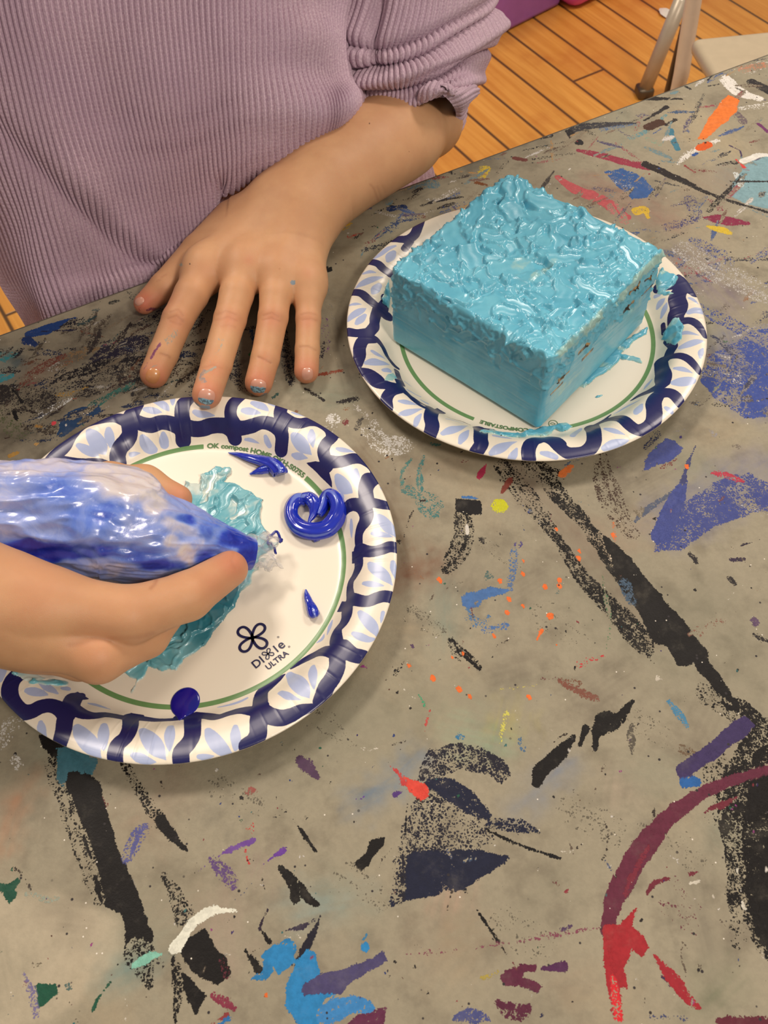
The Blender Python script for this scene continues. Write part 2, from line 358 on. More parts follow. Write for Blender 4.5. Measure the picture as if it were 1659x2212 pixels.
S((170,152,70),[(1040,2115,12),(1078,2100,8)],.62)
# white swirl, aqua and blues at the near edge
G((224,224,208),[(362,2050),(370,2035),(390,2012),(410,1984),(440,1960),(470,1953),(512,1968),(490,1972),(470,1977),(447,1986),(425,2002),(405,2027),(390,2057),(370,2062)],1,3,rag=.6)
S((130,190,170),[(290,2085,14),(320,2070,20),(348,2060,8)],.9,3)
S((40,120,175),[(545,2112,8),(575,2105,20),(590,2070,34),(620,2050,40)],.85,2); G((42,128,186),[(565,2065),(590,2042),(632,2038),(640,2072),(662,2045),(680,2060),(692,2112),(735,2150),(700,2160),(705,2225),(650,2225),(618,2175),(616,2135),(636,2085),(600,2108)],1,2)
G((74,68,108),[(690,2105),(760,2090),(800,2068),(826,2058),(836,2075),(810,2097),(765,2118),(738,2150),(700,2150),(655,2155),(650,2130)],.95,3); G((96,42,70),[(770,2190),(840,2170),(830,2225),(740,2225)],.9,3); S((60,130,190),[(710,2190,50),(760,2170,40),(800,2180,24)],.8,2)
S((42,128,186),[(787,2048,22)],1); S((60,120,160),[(780,2035,5),(792,2020,3)],1)
S((130,50,70),[(462,2150,16),(485,2165,22),(508,2180,14)],.75); S((140,60,60),[(455,2212,8),(490,2195,12)],.9); S((40,110,170),[(470,2215,10),(495,2200,9)],.9,2)
G((28,82,62),[(80,2127),(120,2125),(127,2145),(105,2170),(83,2182)],1); S((120,112,150),[(50,2100,10),(70,2150,24),(78,2195,18)],.5); S((28,82,62),[(235,2127,8),(212,2155,9),(200,2180,4)],.95)
G((26,76,58),[(-5,1905),(20,1910),(40,1893),(46,1905),(30,1920),(42,1935),(20,1952),(8,1930),(-5,1925)],1); S((150,160,145),[(60,1930,14),(110,1945,18),(130,1942,8)],.5)
# purples
S((98,74,122),[(455,1855,20),(480,1880,34),(503,1908,28)],.62); S((110,72,150),[(430,1880,3),(480,1845,8),(530,1822,16),(548,1815,14)],.8,2); S((104,62,150),[(560,1875,3),(590,1850,6),(612,1838,16)],.9,2); S((88,90,145),[(275,1852,30),(298,1805,38),(314,1782,16)],.62); S((82,58,84),[(648,1642,22),(665,1655,32),(688,1680,12)],.85); S((104,62,150),[(770,1728,8),(785,1722,5)],.9); S((80,50,120),[(855,1716,12),(866,1712,8)],1)
S((196,60,60),[(530,1795,6),(545,1780,16)],.4); S((190,60,60),[(530,1835,4),(538,1870,4)],.75); S((190,60,70),[(548,1775,4),(545,1800,10)],.5)
G((62,108,122),[(122,1615),(162,1608),(208,1642),(202,1682),(150,1668),(140,1705),(122,1682)],.85,2)
S((205,202,195),[(5,1600,40),(20,1570,50),(40,1560,20)],.42); S((205,202,195),[(32,1640,20),(42,1655,24)],.5,2)
# ---- middle right
G((22,20,22),[(985,1078),(1040,1080),(1042,1112),(1010,1112),(984,1105)],1,2,rag=.4); S(BK,[(998,1112,40),(1003,1150,46),(990,1190,50),(968,1226,36)],.6); S((210,205,195),[(1008,1134,8),(1010,1152,9)],1,3); S((60,110,170),[(1000,1074,9),(1030,1076,7)],.95,3); S((215,205,170),[(1002,1105,8),(1040,1112,8)],.45,3)
S((196,196,34),[(1080,1093,40)],.74,3,dry=0)
S((72,124,122),[(915,985,6),(906,1020,14),(908,1058,14)],.7); S((80,128,122),[(890,990,6),(868,1020,9),(868,1045,10)],.6); G((72,122,120),[(862,1050),(890,1045),(912,1060),(950,1066),(962,1090),(946,1115),(926,1126),(905,1106),(895,1080),(870,1066)],.55)
G((216,213,206),[(775,925),(812,900),(830,935),(872,940),(908,962),(880,980),(830,988),(795,965)],.5,2); S((216,213,206),[(720,905,34)],.55); S((205,200,190),[(715,925,30)],.4); S((210,205,196),[(770,880,20),(800,905,14)],.42); S((70,120,115),[(932,960,10),(950,960,10)],.8)
S((84,80,74),[(780,905,16),(770,925,14)],.5); S((120,120,115),[(700,570,4),(720,700,8)],.4)
G((72,110,164),[(995,1290),(1020,1276),(1060,1268),(1106,1275),(1062,1290),(1042,1300),(1040,1312),(1010,1318),(998,1308)],.85); S((80,118,160),[(1010,1320,12),(1020,1340,24),(1045,1346,18),(1055,1330,10)],.5); S((78,112,165),[(1050,1362,20),(1092,1352,20)],.5); S((80,112,160),[(1112,1180,14),(1108,1220,22),(1100,1265,14)],.52); S((80,70,130),[(1118,1175,20)],.5,2)
S(BK,[(975,1385,16),(1000,1410,20),(1034,1440,18)],.72); S((55,50,46),[(980,1395,30),(990,1420,24)],.4); S((40,34,36),[(790,1200,20),(862,1170,14)],.5); S((30,28,30),[(853,1455,18),(866,1440,10)],.6)
S((196,52,58),[(1250,1437,20),(1275,1425,14),(1305,1418,10)],.55); S((95,130,95),[(1308,1290,12),(1318,1340,10),(1310,1400,12)],.42); S((90,120,85),[(1300,1240,8),(1320,1330,8)],.4)
S((70,150,110),[(896,1492,4),(912,1512,9),(922,1532,9)],.8); S((190,75,70),[(928,1535,7),(922,1560,5),(918,1578,3)],.9); S((206,200,96),[(1096,1538,16),(1086,1580,16),(1082,1605,6)],.5); S((200,190,100),[(1080,1490,10),(1160,1478,10)],.35)
S((122,76,62),[(1210,1472,12),(1245,1490,20),(1288,1512,20)],.68); S((122,82,62),[(1250,1475,16),(1210,1465,8)],.5); S((135,95,80),[(1500,1370,30),(1560,1340,20)],.35)
S((80,110,140),[(1126,1600,20),(1128,1615,18)],.46,2); S((60,120,160),[(990,1590,16),(1000,1595,10)],.7); S((72,130,165),[(1445,1515,14),(1470,1545,20),(1485,1572,14)],.65)
OR=(228,110,48)
for x,y,r in [(935,1465,7),(993,1490,8),(1015,1505,5),(1143,1506,7),(1189,1331,8),(1250,1206,7),(1252,1191,5),(1209,1267,7),(1208,1252,6),(1081,1255,7),(1130,1211,4),(1100,1295,5),(1096,1324,5),(1067,1374,5),(1327,1156,8),(1201,1393,3),(949,1253,6),(1178,1268,4),(1130,1310,4),(1000,1411,5),(978,1421,4),(883,1438,5),(1130,1240,3),(1202,1144,4),(1484,1008,5),(575,2150,2)]: S(OR,[(x-1,y-2,r*1.7),(x+1,y+2,r*1.5)],1,3,dry=0)
S(OR,[(1160,1382,8),(1170,1362,6)],.9,3); S((222,120,60),[(1216,1024,20),(1234,1008,14)],.75,3); S((170,50,80),[(1034,1032,12),(1040,1020,16),(1050,1003,5)],.95); S((125,60,50),[(1083,1066,5),(1098,1042,14),(1104,1034,6)],.9)
S((200,120,80),[(1325,1130,10),(1330,1170,8)],.5,3); S((200,185,165),[(1318,1200,10),(1322,1225,6)],.6,3)
S((74,58,48),[(1300,985,24),(1310,1050,56),(1335,1110,56),(1365,1150,40)],.46); S((84,74,62),[(1290,1000,20),(1300,1060,30)],.4)
BL=(66,76,138)
G(BL,[(1390,1018),(1400,976),(1440,945),(1478,966),(1460,992)],.85,2); G(BL,[(1412,1195),(1408,1150),(1425,1110),(1460,1060),(1478,1050),(1480,1080),(1560,1030),(1620,1020),(1670,1050),(1670,1100),(1600,1120),(1540,1140),(1470,1190)],.66,dry=.4); S(BL,[(1480,1040,12),(1460,1080,36),(1428,1160,44)],.9,2); S((62,66,110),[(1502,964,4),(1485,1005,10),(1475,1042,12)],.85,2); S((84,92,112),[(1370,1125,10),(1410,1092,16),(1455,1062,8)],.75)
G((58,78,152),[(1525,770),(1590,735),(1670,690),(1670,900),(1610,905),(1540,860),(1512,820)],.66,dry=.45); S((60,78,150),[(1470,640,16),(1560,690,40),(1659,740,40)],.45); S((196,192,188),[(1480,540,60),(1560,590,80),(1659,640,60)],.44,2); S((200,198,194),[(1500,800,20),(1600,820,30)],.34,3); S((190,188,182),[(1600,1090,20),(1659,1110,30)],.4,3)
S((180,55,75),[(1535,1022,6),(1565,1025,22),(1605,1040,8)],.72,3); S((190,190,190),[(1440,560,20),(1470,600,30)],.4); S((66,64,70),[(1530,560,14),(1659,560,12)],.6); S((200,120,95),[(1410,1130,30),(1420,1160,20)],.3)
S((50,36,60),[(1580,1210,10),(1605,1208,10)],.9); S((40,36,40),[(1490,1195,14),(1505,1215,14)],.8); S((40,30,50),[(1600,1180,6),(1640,1165,6)],.7); S((44,40,40),[(1575,1250,14),(1585,1260,14)],.8); S((44,40,40),[(1630,1370,18),(1659,1385,16)],.6); S((60,66,70),[(1395,800,20),(1440,820,20)],.3); S((80,110,80),[(1550,740,10),(1600,735,10),(1659,720,12)],.45)
# ---- upper right, thick with paint
G((126,160,168),[(1670,328),(1625,342),(1592,378),(1572,420),(1612,442),(1670,452)],.9); S((222,220,212),[(1605,348,18),(1640,336,16),(1670,336,10)],.9,2); S((205,210,208),[(1590,375,12),(1600,400,16)],.6,2)
S((186,88,92),[(1205,382,14),(1240,408,28),(1300,432,34),(1350,470,26)],.82); S((200,120,120),[(1330,450,40),(1350,480,20)],.5); S((148,56,74),[(1250,325,12),(1290,334,22),(1350,350,24),(1400,360,26)],.8); S((44,38,38),[(1395,355,22),(1440,375,22),(1500,400,10)],.85); S((44,40,40),[(1440,378,12),(1550,425,11),(1670,462,9)],.8,2); S((44,40,40),[(1530,455,16),(1575,410,12),(1604,375,7)],.65,2); S((44,40,40),[(1580,392,7),(1670,392,6)],.9,2)
G((58,94,152),[(1305,370),(1345,362),(1392,385),(1415,410),(1400,428),(1365,432),(1335,405)],.78); S((200,205,210),[(1330,395,14),(1370,405,14)],.42,2)
S((134,42,72),[(1525,470,10),(1560,475,34),(1612,482,16)],.8); S((134,42,72),[(1532,430,8),(1555,450,22)],.55); S((70,70,120),[(1490,430,30),(1500,470,30),(1440,490,26)],.5); S((66,80,140),[(1500,520,30),(1560,560,50),(1530,600,40)],.48)
S((212,176,54),[(1375,456,26),(1392,452,20),(1400,470,10)],.85,2); S((212,182,54),[(1530,490,12),(1560,497,22),(1580,505,10)],.8,2); S((205,178,58),[(1046,366,30),(1040,385,18)],.6); S((120,72,40),[(1030,395,14),(1050,400,10)],.7); S((190,110,80),[(1460,560,24),(1485,580,18)],.45)
G((226,120,50),[(1573,204),(1597,216),(1592,242),(1552,278),(1520,302),(1505,300),(1532,258),(1550,228)],.95,2); S((214,92,36),[(1512,320,20),(1528,312,24)],.95,2); S((60,40,36),[(1524,308,5)],1,3)
S((226,222,214),[(1568,170,30),(1592,196,34),(1640,214,20)],.8); S((226,222,214),[(1466,352,14),(1490,332,22),(1550,303,14)],.62); S((222,218,210),[(1600,235,16),(1670,225,20)],.5); S((210,205,195),[(1620,150,40),(1670,130,20)],.42); S((200,130,100),[(1605,150,26),(1650,140,22)],.5)
S((76,52,42),[(1400,275,24),(1425,265,24)],.9,2); S((92,142,152),[(1362,298,16),(1395,284,14),(1440,248,8)],.6); S((66,120,140),[(1448,280,12),(1455,305,14),(1464,322,14)],.85); S((130,160,140),[(1400,300,16),(1425,312,14)],.5)
S((40,36,36),[(1368,205,8),(1400,212,16),(1472,214,7)],.85); S((60,60,66),[(1228,285,16),(1270,272,26),(1380,266,8)],.72); S((90,115,150),[(1300,280,14),(1372,268,12)],.55,2); S((44,42,44),[(1230,285,20),(1250,308,20)],.8); S((50,48,48),[(1080,318,6),(1120,305,20),(1188,292,16)],.7); S((50,46,46),[(1130,325,6),(1240,302,8)],.6); S((50,46,46),[(1150,345,8),(1240,330,12)],.5); S((44,40,42),[(1392,260,6),(1440,232,12)],.85); S((44,40,42),[(1440,270,10),(1460,258,8)],.8); S((110,60,54),[(1112,342,14),(1135,345,14)],.8)
S((40,38,42),[(1512,166,8),(1528,172,8),(1542,156,8)],.8); S((40,38,42),[(1530,186,6),(1552,182,6)],.7); S((46,42,44),[(1625,178,26),(1670,200,26)],.8); S((40,40,42),[(1462,176,5),(1490,192,6)],.8); S((106,92,100),[(1590,245,20),(1605,262,24)],.6); S((110,52,100),[(1634,264,8),(1665,290,10)],.9); S((206,70,64),[(1590,345,6),(1608,362,6)],.9,3); S((70,56,88),[(1575,314,6),(1598,326,6),(1602,338,4)],.8); S((52,86,150),[(1497,335,8),(1505,331,8)],.9,3); S((140,60,60),[(1480,358,6),(1500,372,8)],.7); S((60,56,60),[(1600,230,8),(1659,236,10)],.4); S((150,90,90),[(1520,140,30),(1640,115,12)],.35)
for c,p,a in [((40,38,40),[(925,372,10),(965,368,16),(975,375,8)],.85),((90,120,132),[(880,405,16),(930,398,32),(945,400,16)],.6),((196,152,44),[(742,490,24),(756,484,14)],.6),((176,72,60),[(755,512,14),(775,505,10)],.55),((196,170,70),[(730,505,10)],.5),
 ((50,70,110),[(810,515,14),(860,480,20),(900,470,14)],.55),((45,50,60),[(790,540,20),(830,530,24),(870,515,14)],.55),((30,30,30),[(708,582,18)],.9),((44,60,100),[(842,452,16),(870,448,22)],.75),((44,42,44),[(910,445,8),(950,432,14),(1000,425,8)],.75),((120,66,56),[(905,467,14),(925,470,10)],.6),((60,80,130),[(960,452,10),(1000,440,16)],.4),
 ((200,200,196),[(925,432,10),(950,428,10)],.45),((46,46,48),[(800,465,6),(850,440,6)],.5),((110,60,120),[(700,690,16),(705,760,20)],.35),((44,44,46),[(715,520,10)],.6),((130,60,40),[(690,810,10),(740,800,10)],.6),((40,36,36),[(660,840,10),(700,865,10)],.7),((44,40,40),[(730,870,12),(770,860,16)],.6),((130,90,60),[(625,905,8),(640,890,12)],.7),((60,90,84),[(600,850,10),(590,860,10)],.6)]: S(c,p,a)
# ---- left, behind the plate
G((38,34,34),[(-20,830),(60,830),(150,800),(250,770),(330,740),(350,800),(330,860),(250,850),(160,860),(60,900),(-20,900)],.5,dry=.5)
for c,p,a,L in [((24,54,108),[(60,722,16),(100,712,30),(160,690,14)],.85,2),((24,44,88),[(58,735,24),(75,745,14)],.8,2),((30,28,50),[(90,716,3),(176,712,4)],1,3),((52,118,124),[(-10,772,40),(20,770,30),(40,762,10)],.6,1),((56,124,134),[(-10,820,30),(22,812,20)],.7,2),
 ((98,52,42),[(40,838,16),(80,800,30),(140,768,12)],.55,2),((120,96,66),[(120,790,30),(170,765,40),(210,755,20)],.5,1),((120,60,34),[(125,790,14),(160,780,12)],.5,2),((30,28,44),[(190,790,30),(240,760,50),(300,740,50)],.66,2),((24,22,26),[(140,815,24),(220,790,36),(300,780,30)],.62,2),((120,60,70),[(230,745,16),(250,740,12)],.4,3),
 ((154,122,62),[(125,852,10),(150,850,16),(185,838,10)],.5,3),((130,60,44),[(140,868,14),(165,862,10)],.5,3),((192,192,188),[(85,900,20),(110,885,24),(150,862,16)],.46,3),((44,96,88),[(185,885,16),(225,862,24),(270,838,16),(300,822,10)],.62,2),((26,72,66),[(200,870,12),(290,835,10)],.5,3),
 ((22,54,90),[(135,935,24),(160,905,50),(205,885,30)],.9,2),((205,64,74),[(116,914,11)],1,3),((84,90,62),[(0,890,40),(40,930,50)],.45,1),((20,18,20),[(15,830,4),(35,850,9),(48,870,6)],.95,3),((20,18,20),[(30,890,8),(36,905,7)],1,3),((60,52,44),[(60,920,30),(110,930,30)],.6,1),((160,120,60),[(80,920,9),(90,922,6)],.7,3),((170,130,60),[(20,985,12),(38,978,10)],.8,3),((180,140,80),[(78,960,8)],.8,3),
 ((150,146,138),[(330,735,8),(350,725,6)],.6,3),((180,178,172),[(345,860,14),(372,835,18)],.42,3),((46,46,50),[(270,610,20),(285,640,20)],.4,1),((40,40,50),[(350,680,40),(300,700,30)],.5,1),((54,56,50),[(240,655,14),(255,650,10)],.7,2),((80,90,88),[(205,672,14),(215,668,10)],.5,2),((50,66,60),[(190,725,10),(215,720,8)],.55,2),
 ((40,38,46),[(500,700,30),(505,790,36),(520,840,20)],.5,1),((60,110,60),[(540,765,12),(545,760,8)],.7,3),((36,36,44),[(610,720,24),(625,790,30),(630,830,16)],.55,1),((40,70,110),[(545,715,16),(550,740,12)],.5,2),((60,56,56),[(430,760,24),(420,850,24)],.45,1),((36,30,40),[(695,770,12),(700,740,10)],.5,1)]: S(c,p,a,L)
_R=np.random.default_rng(15)
_dk=[(34,32,36),(44,38,36),(30,40,64),(60,46,40),(40,60,62),(70,62,52),(26,26,34),(110,98,80),(150,146,138),(90,60,44)]
for i in range(150):   # rubbed, layered brushwork behind the left plate and under the hand
    x=_R.uniform(-20,420); y=_R.uniform(700+.0*x,985-.33*x) if x<330 else _R.uniform(690,880); y=max(y,745-.42*x); a=_R.normal(-.45,.35); l=_R.uniform(20,80); w=_R.uniform(6,26)
    S(_dk[_R.choice(10,p=[.2,.12,.12,.1,.08,.1,.14,.06,.04,.04])],[(x,y,w*.4),(x+l*.5*math.cos(a),y+l*.5*math.sin(a),w),(x+l*math.cos(a),y+l*math.sin(a),w*.4)],_R.uniform(.42,.66),int(_R.integers(1,3)),dry=.5)
_dr=[(60,60,66),(44,40,42),(76,96,140),(150,72,82),(120,92,80),(205,200,194),(110,136,142),(180,140,90),(90,84,110),(70,64,60),(140,128,108)]
for i in range(240):   # the far right of the top
    x=_R.uniform(760,1659); y=_R.uniform(430-(x-760)*.36,620-(x-760)*.0) ; a=_R.normal(-.35,.5); l=_R.uniform(15,70); w=_R.uniform(4,18)
    S(_dr[_R.integers(11)],[(x,y,w*.4),(x+l*.5*math.cos(a),y+l*.5*math.sin(a),w),(x+l*math.cos(a),y+l*math.sin(a),w*.4)],_R.uniform(.44,.7),1,dry=.5)
for i in range(60):
    x=_R.uniform(1380,1659); y=_R.uniform(560,1000); a=_R.normal(-.3,.5); l=_R.uniform(15,70); w=_R.uniform(6,22)
    S([(70,84,140),(60,64,90),(196,192,188),(110,100,92),(84,78,76),(150,146,150)][_R.integers(6)],[(x,y,w*.4),(x+l*math.cos(a),y+l*math.sin(a),w)],_R.uniform(.42,.62),1,dry=.5)
# small dots, dashes and rubbed streaks over the whole top
_R=np.random.default_rng(5)
_pal=[(38,34,34)]*9+[(60,44,110),(40,60,120),(60,110,110),(140,50,60),(205,200,190),(214,208,198),(90,60,50),(40,90,70),(150,60,130)]
for i in range(900):
    x=_R.uniform(0,1659);y=_R.uniform(150,2212) ; w=_R.choice([2.2,2.6,3,3.5,4.5,6],p=[.3,.25,.2,.13,.08,.04]); a=_R.uniform(0,6.28); l=w*_R.choice([.2,.4,1.6],p=[.6,.25,.15])
    S(_pal[_R.integers(len(_pal))],[(x,y,w),(x+l*math.cos(a),y+l*math.sin(a),w*.7)],_R.uniform(.7,1),2,dry=0,soft=.0008)
_pd=[(60,58,58),(50,46,46),(90,70,60),(70,90,120),(150,110,80),(205,200,192),(110,130,130),(120,60,60),(170,160,140)]
for i in range(190):
    y=_R.uniform(110,1000); x=_R.uniform(650,1659) if _R.random()<.75 else _R.uniform(0,650); a=_R.normal(2.7 if x>900 else 2.5,.5); l=_R.uniform(15,60); w=_R.uniform(4,16)
    S(_pd[_R.integers(len(_pd))],[(x,y,w*.5),(x+l*.5*math.cos(a),y+l*.5*math.sin(a)*.6,w),(x+l*math.cos(a),y+l*math.sin(a)*.6,w*.4)],_R.uniform(.3,.62),1)
for i in range(90):
    y=_R.uniform(1000,2212); x=_R.uniform(0,1659); a=_R.uniform(0,3.14); l=_R.uniform(10,40); w=_R.uniform(3,14)
    S(_pd[_R.integers(len(_pd))],[(x,y,w*.5),(x+l*math.cos(a),y+l*math.sin(a)*.7,w)],_R.uniform(.22,.42),1)
for i in range(90):
    y=_R.uniform(200,2212); x=_R.uniform(0,1659); c=[(120,116,98),(150,130,110),(130,138,120),(110,100,86),(170,155,128)][_R.integers(5)]
    S(c,[(x,y,_R.uniform(30,110)),(x+_R.uniform(-90,90),y+_R.uniform(-60,60),_R.uniform(30,110))],_R.uniform(.25,.5),0,.014)

for i in range(110):
    y=_R.uniform(950,2212); x=_R.uniform(0,1659); a=_R.uniform(0,3.14); l=_R.uniform(12,90); b=_R.normal(0,.2)
    S([(60,52,46),(205,198,182),(96,84,72),(110,60,60),(70,80,110)][_R.choice(5,p=[.35,.3,.2,.08,.07])],[(x,y,1.4),(x+l*.5*math.cos(a),y+l*.5*math.sin(a),_R.uniform(1.4,3)),(x+l*math.cos(a+b),y+l*math.sin(a+b),1.2)],_R.uniform(.42,.66),1)
for i in range(46):   # little splashes with a torn edge
    y=_R.uniform(1000,2212); x=_R.uniform(0,1659); r=_R.uniform(5,15); q=[(x+r*_R.uniform(.3,1.5)*math.cos(k),y+r*_R.uniform(.3,1.2)*math.sin(k)) for k in np.linspace(0,6.28,9)[:-1]]
    G([(40,36,36),(84,108,104),(92,70,98),(150,84,76),(70,98,140),(196,188,172),(120,110,92)][_R.integers(7)],q,_R.uniform(.42,.62),1,dry=.5)
for x,y,w in [(1060,1180,60),(1180,1330,80),(1380,1560,70),(1420,1800,90),(700,1560,70),(480,1700,80),(900,1330,60),(1250,1750,90),(750,1900,80),(1100,2000,90)]: S((104,98,84),[(x,y,w),(x+w*.8,y+w*.5,w*.8)],.28,1,dry=.5)

for i in range(420):   # the parts of the top beyond the picture are just as used
    x=_R.uniform(-900,2700); y=_R.uniform(60,3600)
    if -40<x<1700 and y<2250: continue
    a=_R.normal(-.4,.9); l=_R.uniform(15,150); w=_R.uniform(5,44); b=_R.normal(0,.3)
    S([(34,30,30),(34,30,30),(44,60,110),(140,50,60),(70,120,120),(205,200,190),(90,70,120),(200,150,60),(60,100,70),(110,98,84),(60,120,170),(110,70,54)][_R.integers(12)],[(x,y,w*.4),(x+l*.5*math.cos(a),y+l*.5*math.sin(a),w),(x+l*math.cos(a+b),y+l*math.sin(a+b),w*.3)],_R.uniform(.44,1),int(_R.integers(1,3)),dry=.4)

def build_table():
    n=NS*NTT; wx=GS[...,None]*ED[:2]+GT[...,None]*EN[:2]
    V=np.concatenate([wx.reshape(-1,2),np.zeros((n,1))],1); F=gridfaces(NS,NTT)
    # rest of the top, rounded nosing and underside: rings around the detailed rectangle
    S0,S1,T0,T1=-.75,1.15,-.20,EDGE
    def loc(a): a=np.asarray(a,float); return a[:,:1]*ED+a[:,1:2]*EN+np.array([0,0,1])*a[:,2:3]
    ex=[];base=n
    outer=[(S0,T0),(S1,T0),(S1,T1),(S0,T1)]
    ii=lambda i,j:i*NTT+j
    O=[(S0,T0,0),(s0,T0,0),(s1,T0,0),(S1,T0,0),(S0,t0,0),(S1,t0,0),(S0,T1,0),(S1,T1,0)]
    X=list(O); fe=[]
    a=[base+k for k in range(8)]; c00,c10,c01,c11=ii(0,0),ii(NS-1,0),ii(0,NTT-1),ii(NS-1,NTT-1)
    fe+= [(a[0],a[1],c00,a[4]),(a[2],a[3],a[5],c10)]
    fe.append(tuple([a[1],a[2]]+[ii(i,0) for i in range(NS-1,-1,-1)]))
    fe.append(tuple([a[4]]+[ii(0,j) for j in range(NTT)]+[a[6]]))
    fe.append(tuple([a[5],a[7]]+[ii(NS-1,j) for j in range(NTT-1,-1,-1)]))
    Fl=[tuple(f) for f in fe]
    return V,F,loc(X),Fl,loc
def table():
    V,F,X,Fl,loc=build_table()
    t=empty('table',(0,0,0)+.5*ED*.4+EN*.2-np.array([0,0,.73]),'beige folding craft table covered in dried paint strokes, scrapes and splatters','table')
    tm=NT('painted_tabletop'); p=tm.pos()
    n1=tm.noise(p,9,5,.55); n2=tm.noise(p,60,4,.6); n3=tm.noise(p,420,3,.6); n4=tm.noise(p,1300,2,.6)
    col=tm.mix(n1,srgb(136,129,110),srgb(162,153,131)); col=tm.mix(tm.map(n2,.45,.75),col,srgb(128,120,102))
    col=tm.mix(tm.map(tm.noise(p,23,6,.7),.58,.72,0,.35),col,srgb(104,100,88))
    col=tm.mix(tm.map(n3,.35,.65,.16,0),col,srgb(112,106,92)); w=tm.n('Attribute',attribute_name='wash',out=None); col=tm.mix(tm.math('MULTIPLY',w.outputs['Alpha'],tm.map(tm.math('ADD',n2,tm.math('MULTIPLY',n3,.4)),.45,.95,.55,1.)),col,w.outputs['Color'])
    ng=tm.math('ADD',tm.math('MULTIPLY',tm.math('SUBTRACT',n3,.5),1.3),tm.math('MULTIPLY',tm.math('SUBTRACT',n4,.5),.9))
    # grit where paint caught only the ridges of the textured top
    vor=tm.n('TexVoronoi',{'Vector':tm.mix(.0015,p,tm.noise(p,900,2,out=1)),'Scale':650},feature='DISTANCE_TO_EDGE')
    grit=tm.math('ADD',ng,tm.math('MULTIPLY',tm.math('SUBTRACT',tm.map(vor,0,.35,0,1),.5),.35))
    hh=tm.math('ADD',tm.math('MULTIPLY',n3,.5),tm.math('MULTIPLY',n4,.3))
    rough=.42
    for k in (1,2,3):
        A=tm.n('Attribute',attribute_name='paint%d'%k,out=None)
        cv=tm.math('ADD',A.outputs['Alpha'],tm.math('MULTIPLY',grit,tm.map(A.outputs['Alpha'],.75,1.,.85,.35)))
        m=tm.math('MULTIPLY',tm.map(cv,.46,.56),tm.map(A.outputs['Alpha'],.03,.1))
        c2=tm.mix(tm.map(n3,.3,.7,0,.4),A.outputs['Color'],tm.mix(.45,A.outputs['Color'],(0,0,0,1))); c2=tm.mix(tm.map(tm.noise(p,75,5,.7),  .5,.8,.0,.12),c2,srgb(160,152,136)); col=tm.mix(m,col,c2)
        hh=tm.math('ADD',hh,tm.math('MULTIPLY',m,.5))
    # fine pepper of tiny specks
    v2=tm.n('TexVoronoi',{'Vector':p,'Scale':210},out=None); sp=tm.math('MULTIPLY',tm.map(v2.outputs['Distance'],.16,.10),tm.map(tm.n('SeparateColor',{'Color':v2.outputs['Color']}),.86,.9)); col=tm.mix(sp,col,srgb(48,44,46))
    v3=tm.n('TexVoronoi',{'Vector':p,'Scale':300},out=None); sp=tm.math('MULTIPLY',tm.map(v3.outputs['Distance'],.12,.08),tm.map(tm.n('SeparateColor',{'Color':v3.outputs['Color']},1),.93,.95)); col=tm.mix(sp,col,srgb(225,218,205))
    tm.set(Base_Color=col,Roughness=tm.math('ADD',rough,tm.math('MULTIPLY',n2,.25)),Normal=tm.bump(hh,.5,.0005),Specular_IOR_Level=.22)
    top=bpy.data.meshes.new('tabletop')
    VV=np.concatenate([V,X]); ft=WORLD(t)
    nq=len(F); loops=np.concatenate([F.ravel()]+[np.array(f) for f in Fl]); starts=np.concatenate([np.arange(nq)*4,nq*4+np.cumsum([0]+[len(f) for f in Fl[:-1]])])
    top.vertices.add(len(VV)); top.vertices.foreach_set('co',(VV-ft).astype(f32).ravel()); top.loops.add(len(loops)); top.polygons.add(len(starts))
    top.loops.foreach_set('vertex_index',loops.astype(np.int32)); top.polygons.foreach_set('loop_start',starts.astype(np.int32)); top.update(calc_edges=True)
    o=bpy.data.objects.new('tabletop',top); link(o,t); top.materials.append(tm.m)
    z=np.zeros((len(X),4),f32)
    for k,nm in enumerate(('wash','paint1','paint2','paint3')): attr(o,nm,np.concatenate([LAY[k].reshape(-1,4),z]))
    # nosing: rounded rim strip + underside
    prof=[(0,0),(.0015,-.0004),(.003,-.0018),(.0035,-.004),(.0035,-.028),(.002,-.032),(-.02,-.034)]
    S0,S1,T0,T1=-.75,1.15,-.20,EDGE; cs=[(S0,T0,-1,-1),(S1,T0,1,-1),(S1,T1,1,1),(S0,T1,-1,1)]
    P=[];f=[]
    for (a,b,sa,sb) in cs:
        for (o_,z_) in prof: P.append((a+sa*o_,b+sb*o_,z_-.00005))
    m=len(prof)
    for i in range(4):
        for j in range(m-1): f.append((i*m+j,i*m+j+1,((i+1)%4)*m+j+1,((i+1)%4)*m+j))
    f.append(tuple(i*m+m-1 for i in range(4)))
    rim=simple('table_edge_band',srgb(92,86,74),.5); mesh('edge_band',loc(P),f,rim,t,smooth=False)
    steel=simple('table_leg_steel',srgb(70,66,62),.4,.8)
    for a,b in ((-.6,-.1),(1.0,-.1),(-.6,.38),(1.0,.38)):
        p0=loc([(a,b,-.034)])[0]; p1=loc([(a,b,-.73)])[0]; V_,F_=tube([p0,p1],.014,14); mesh('leg',V_,F_,steel,t)
    return t
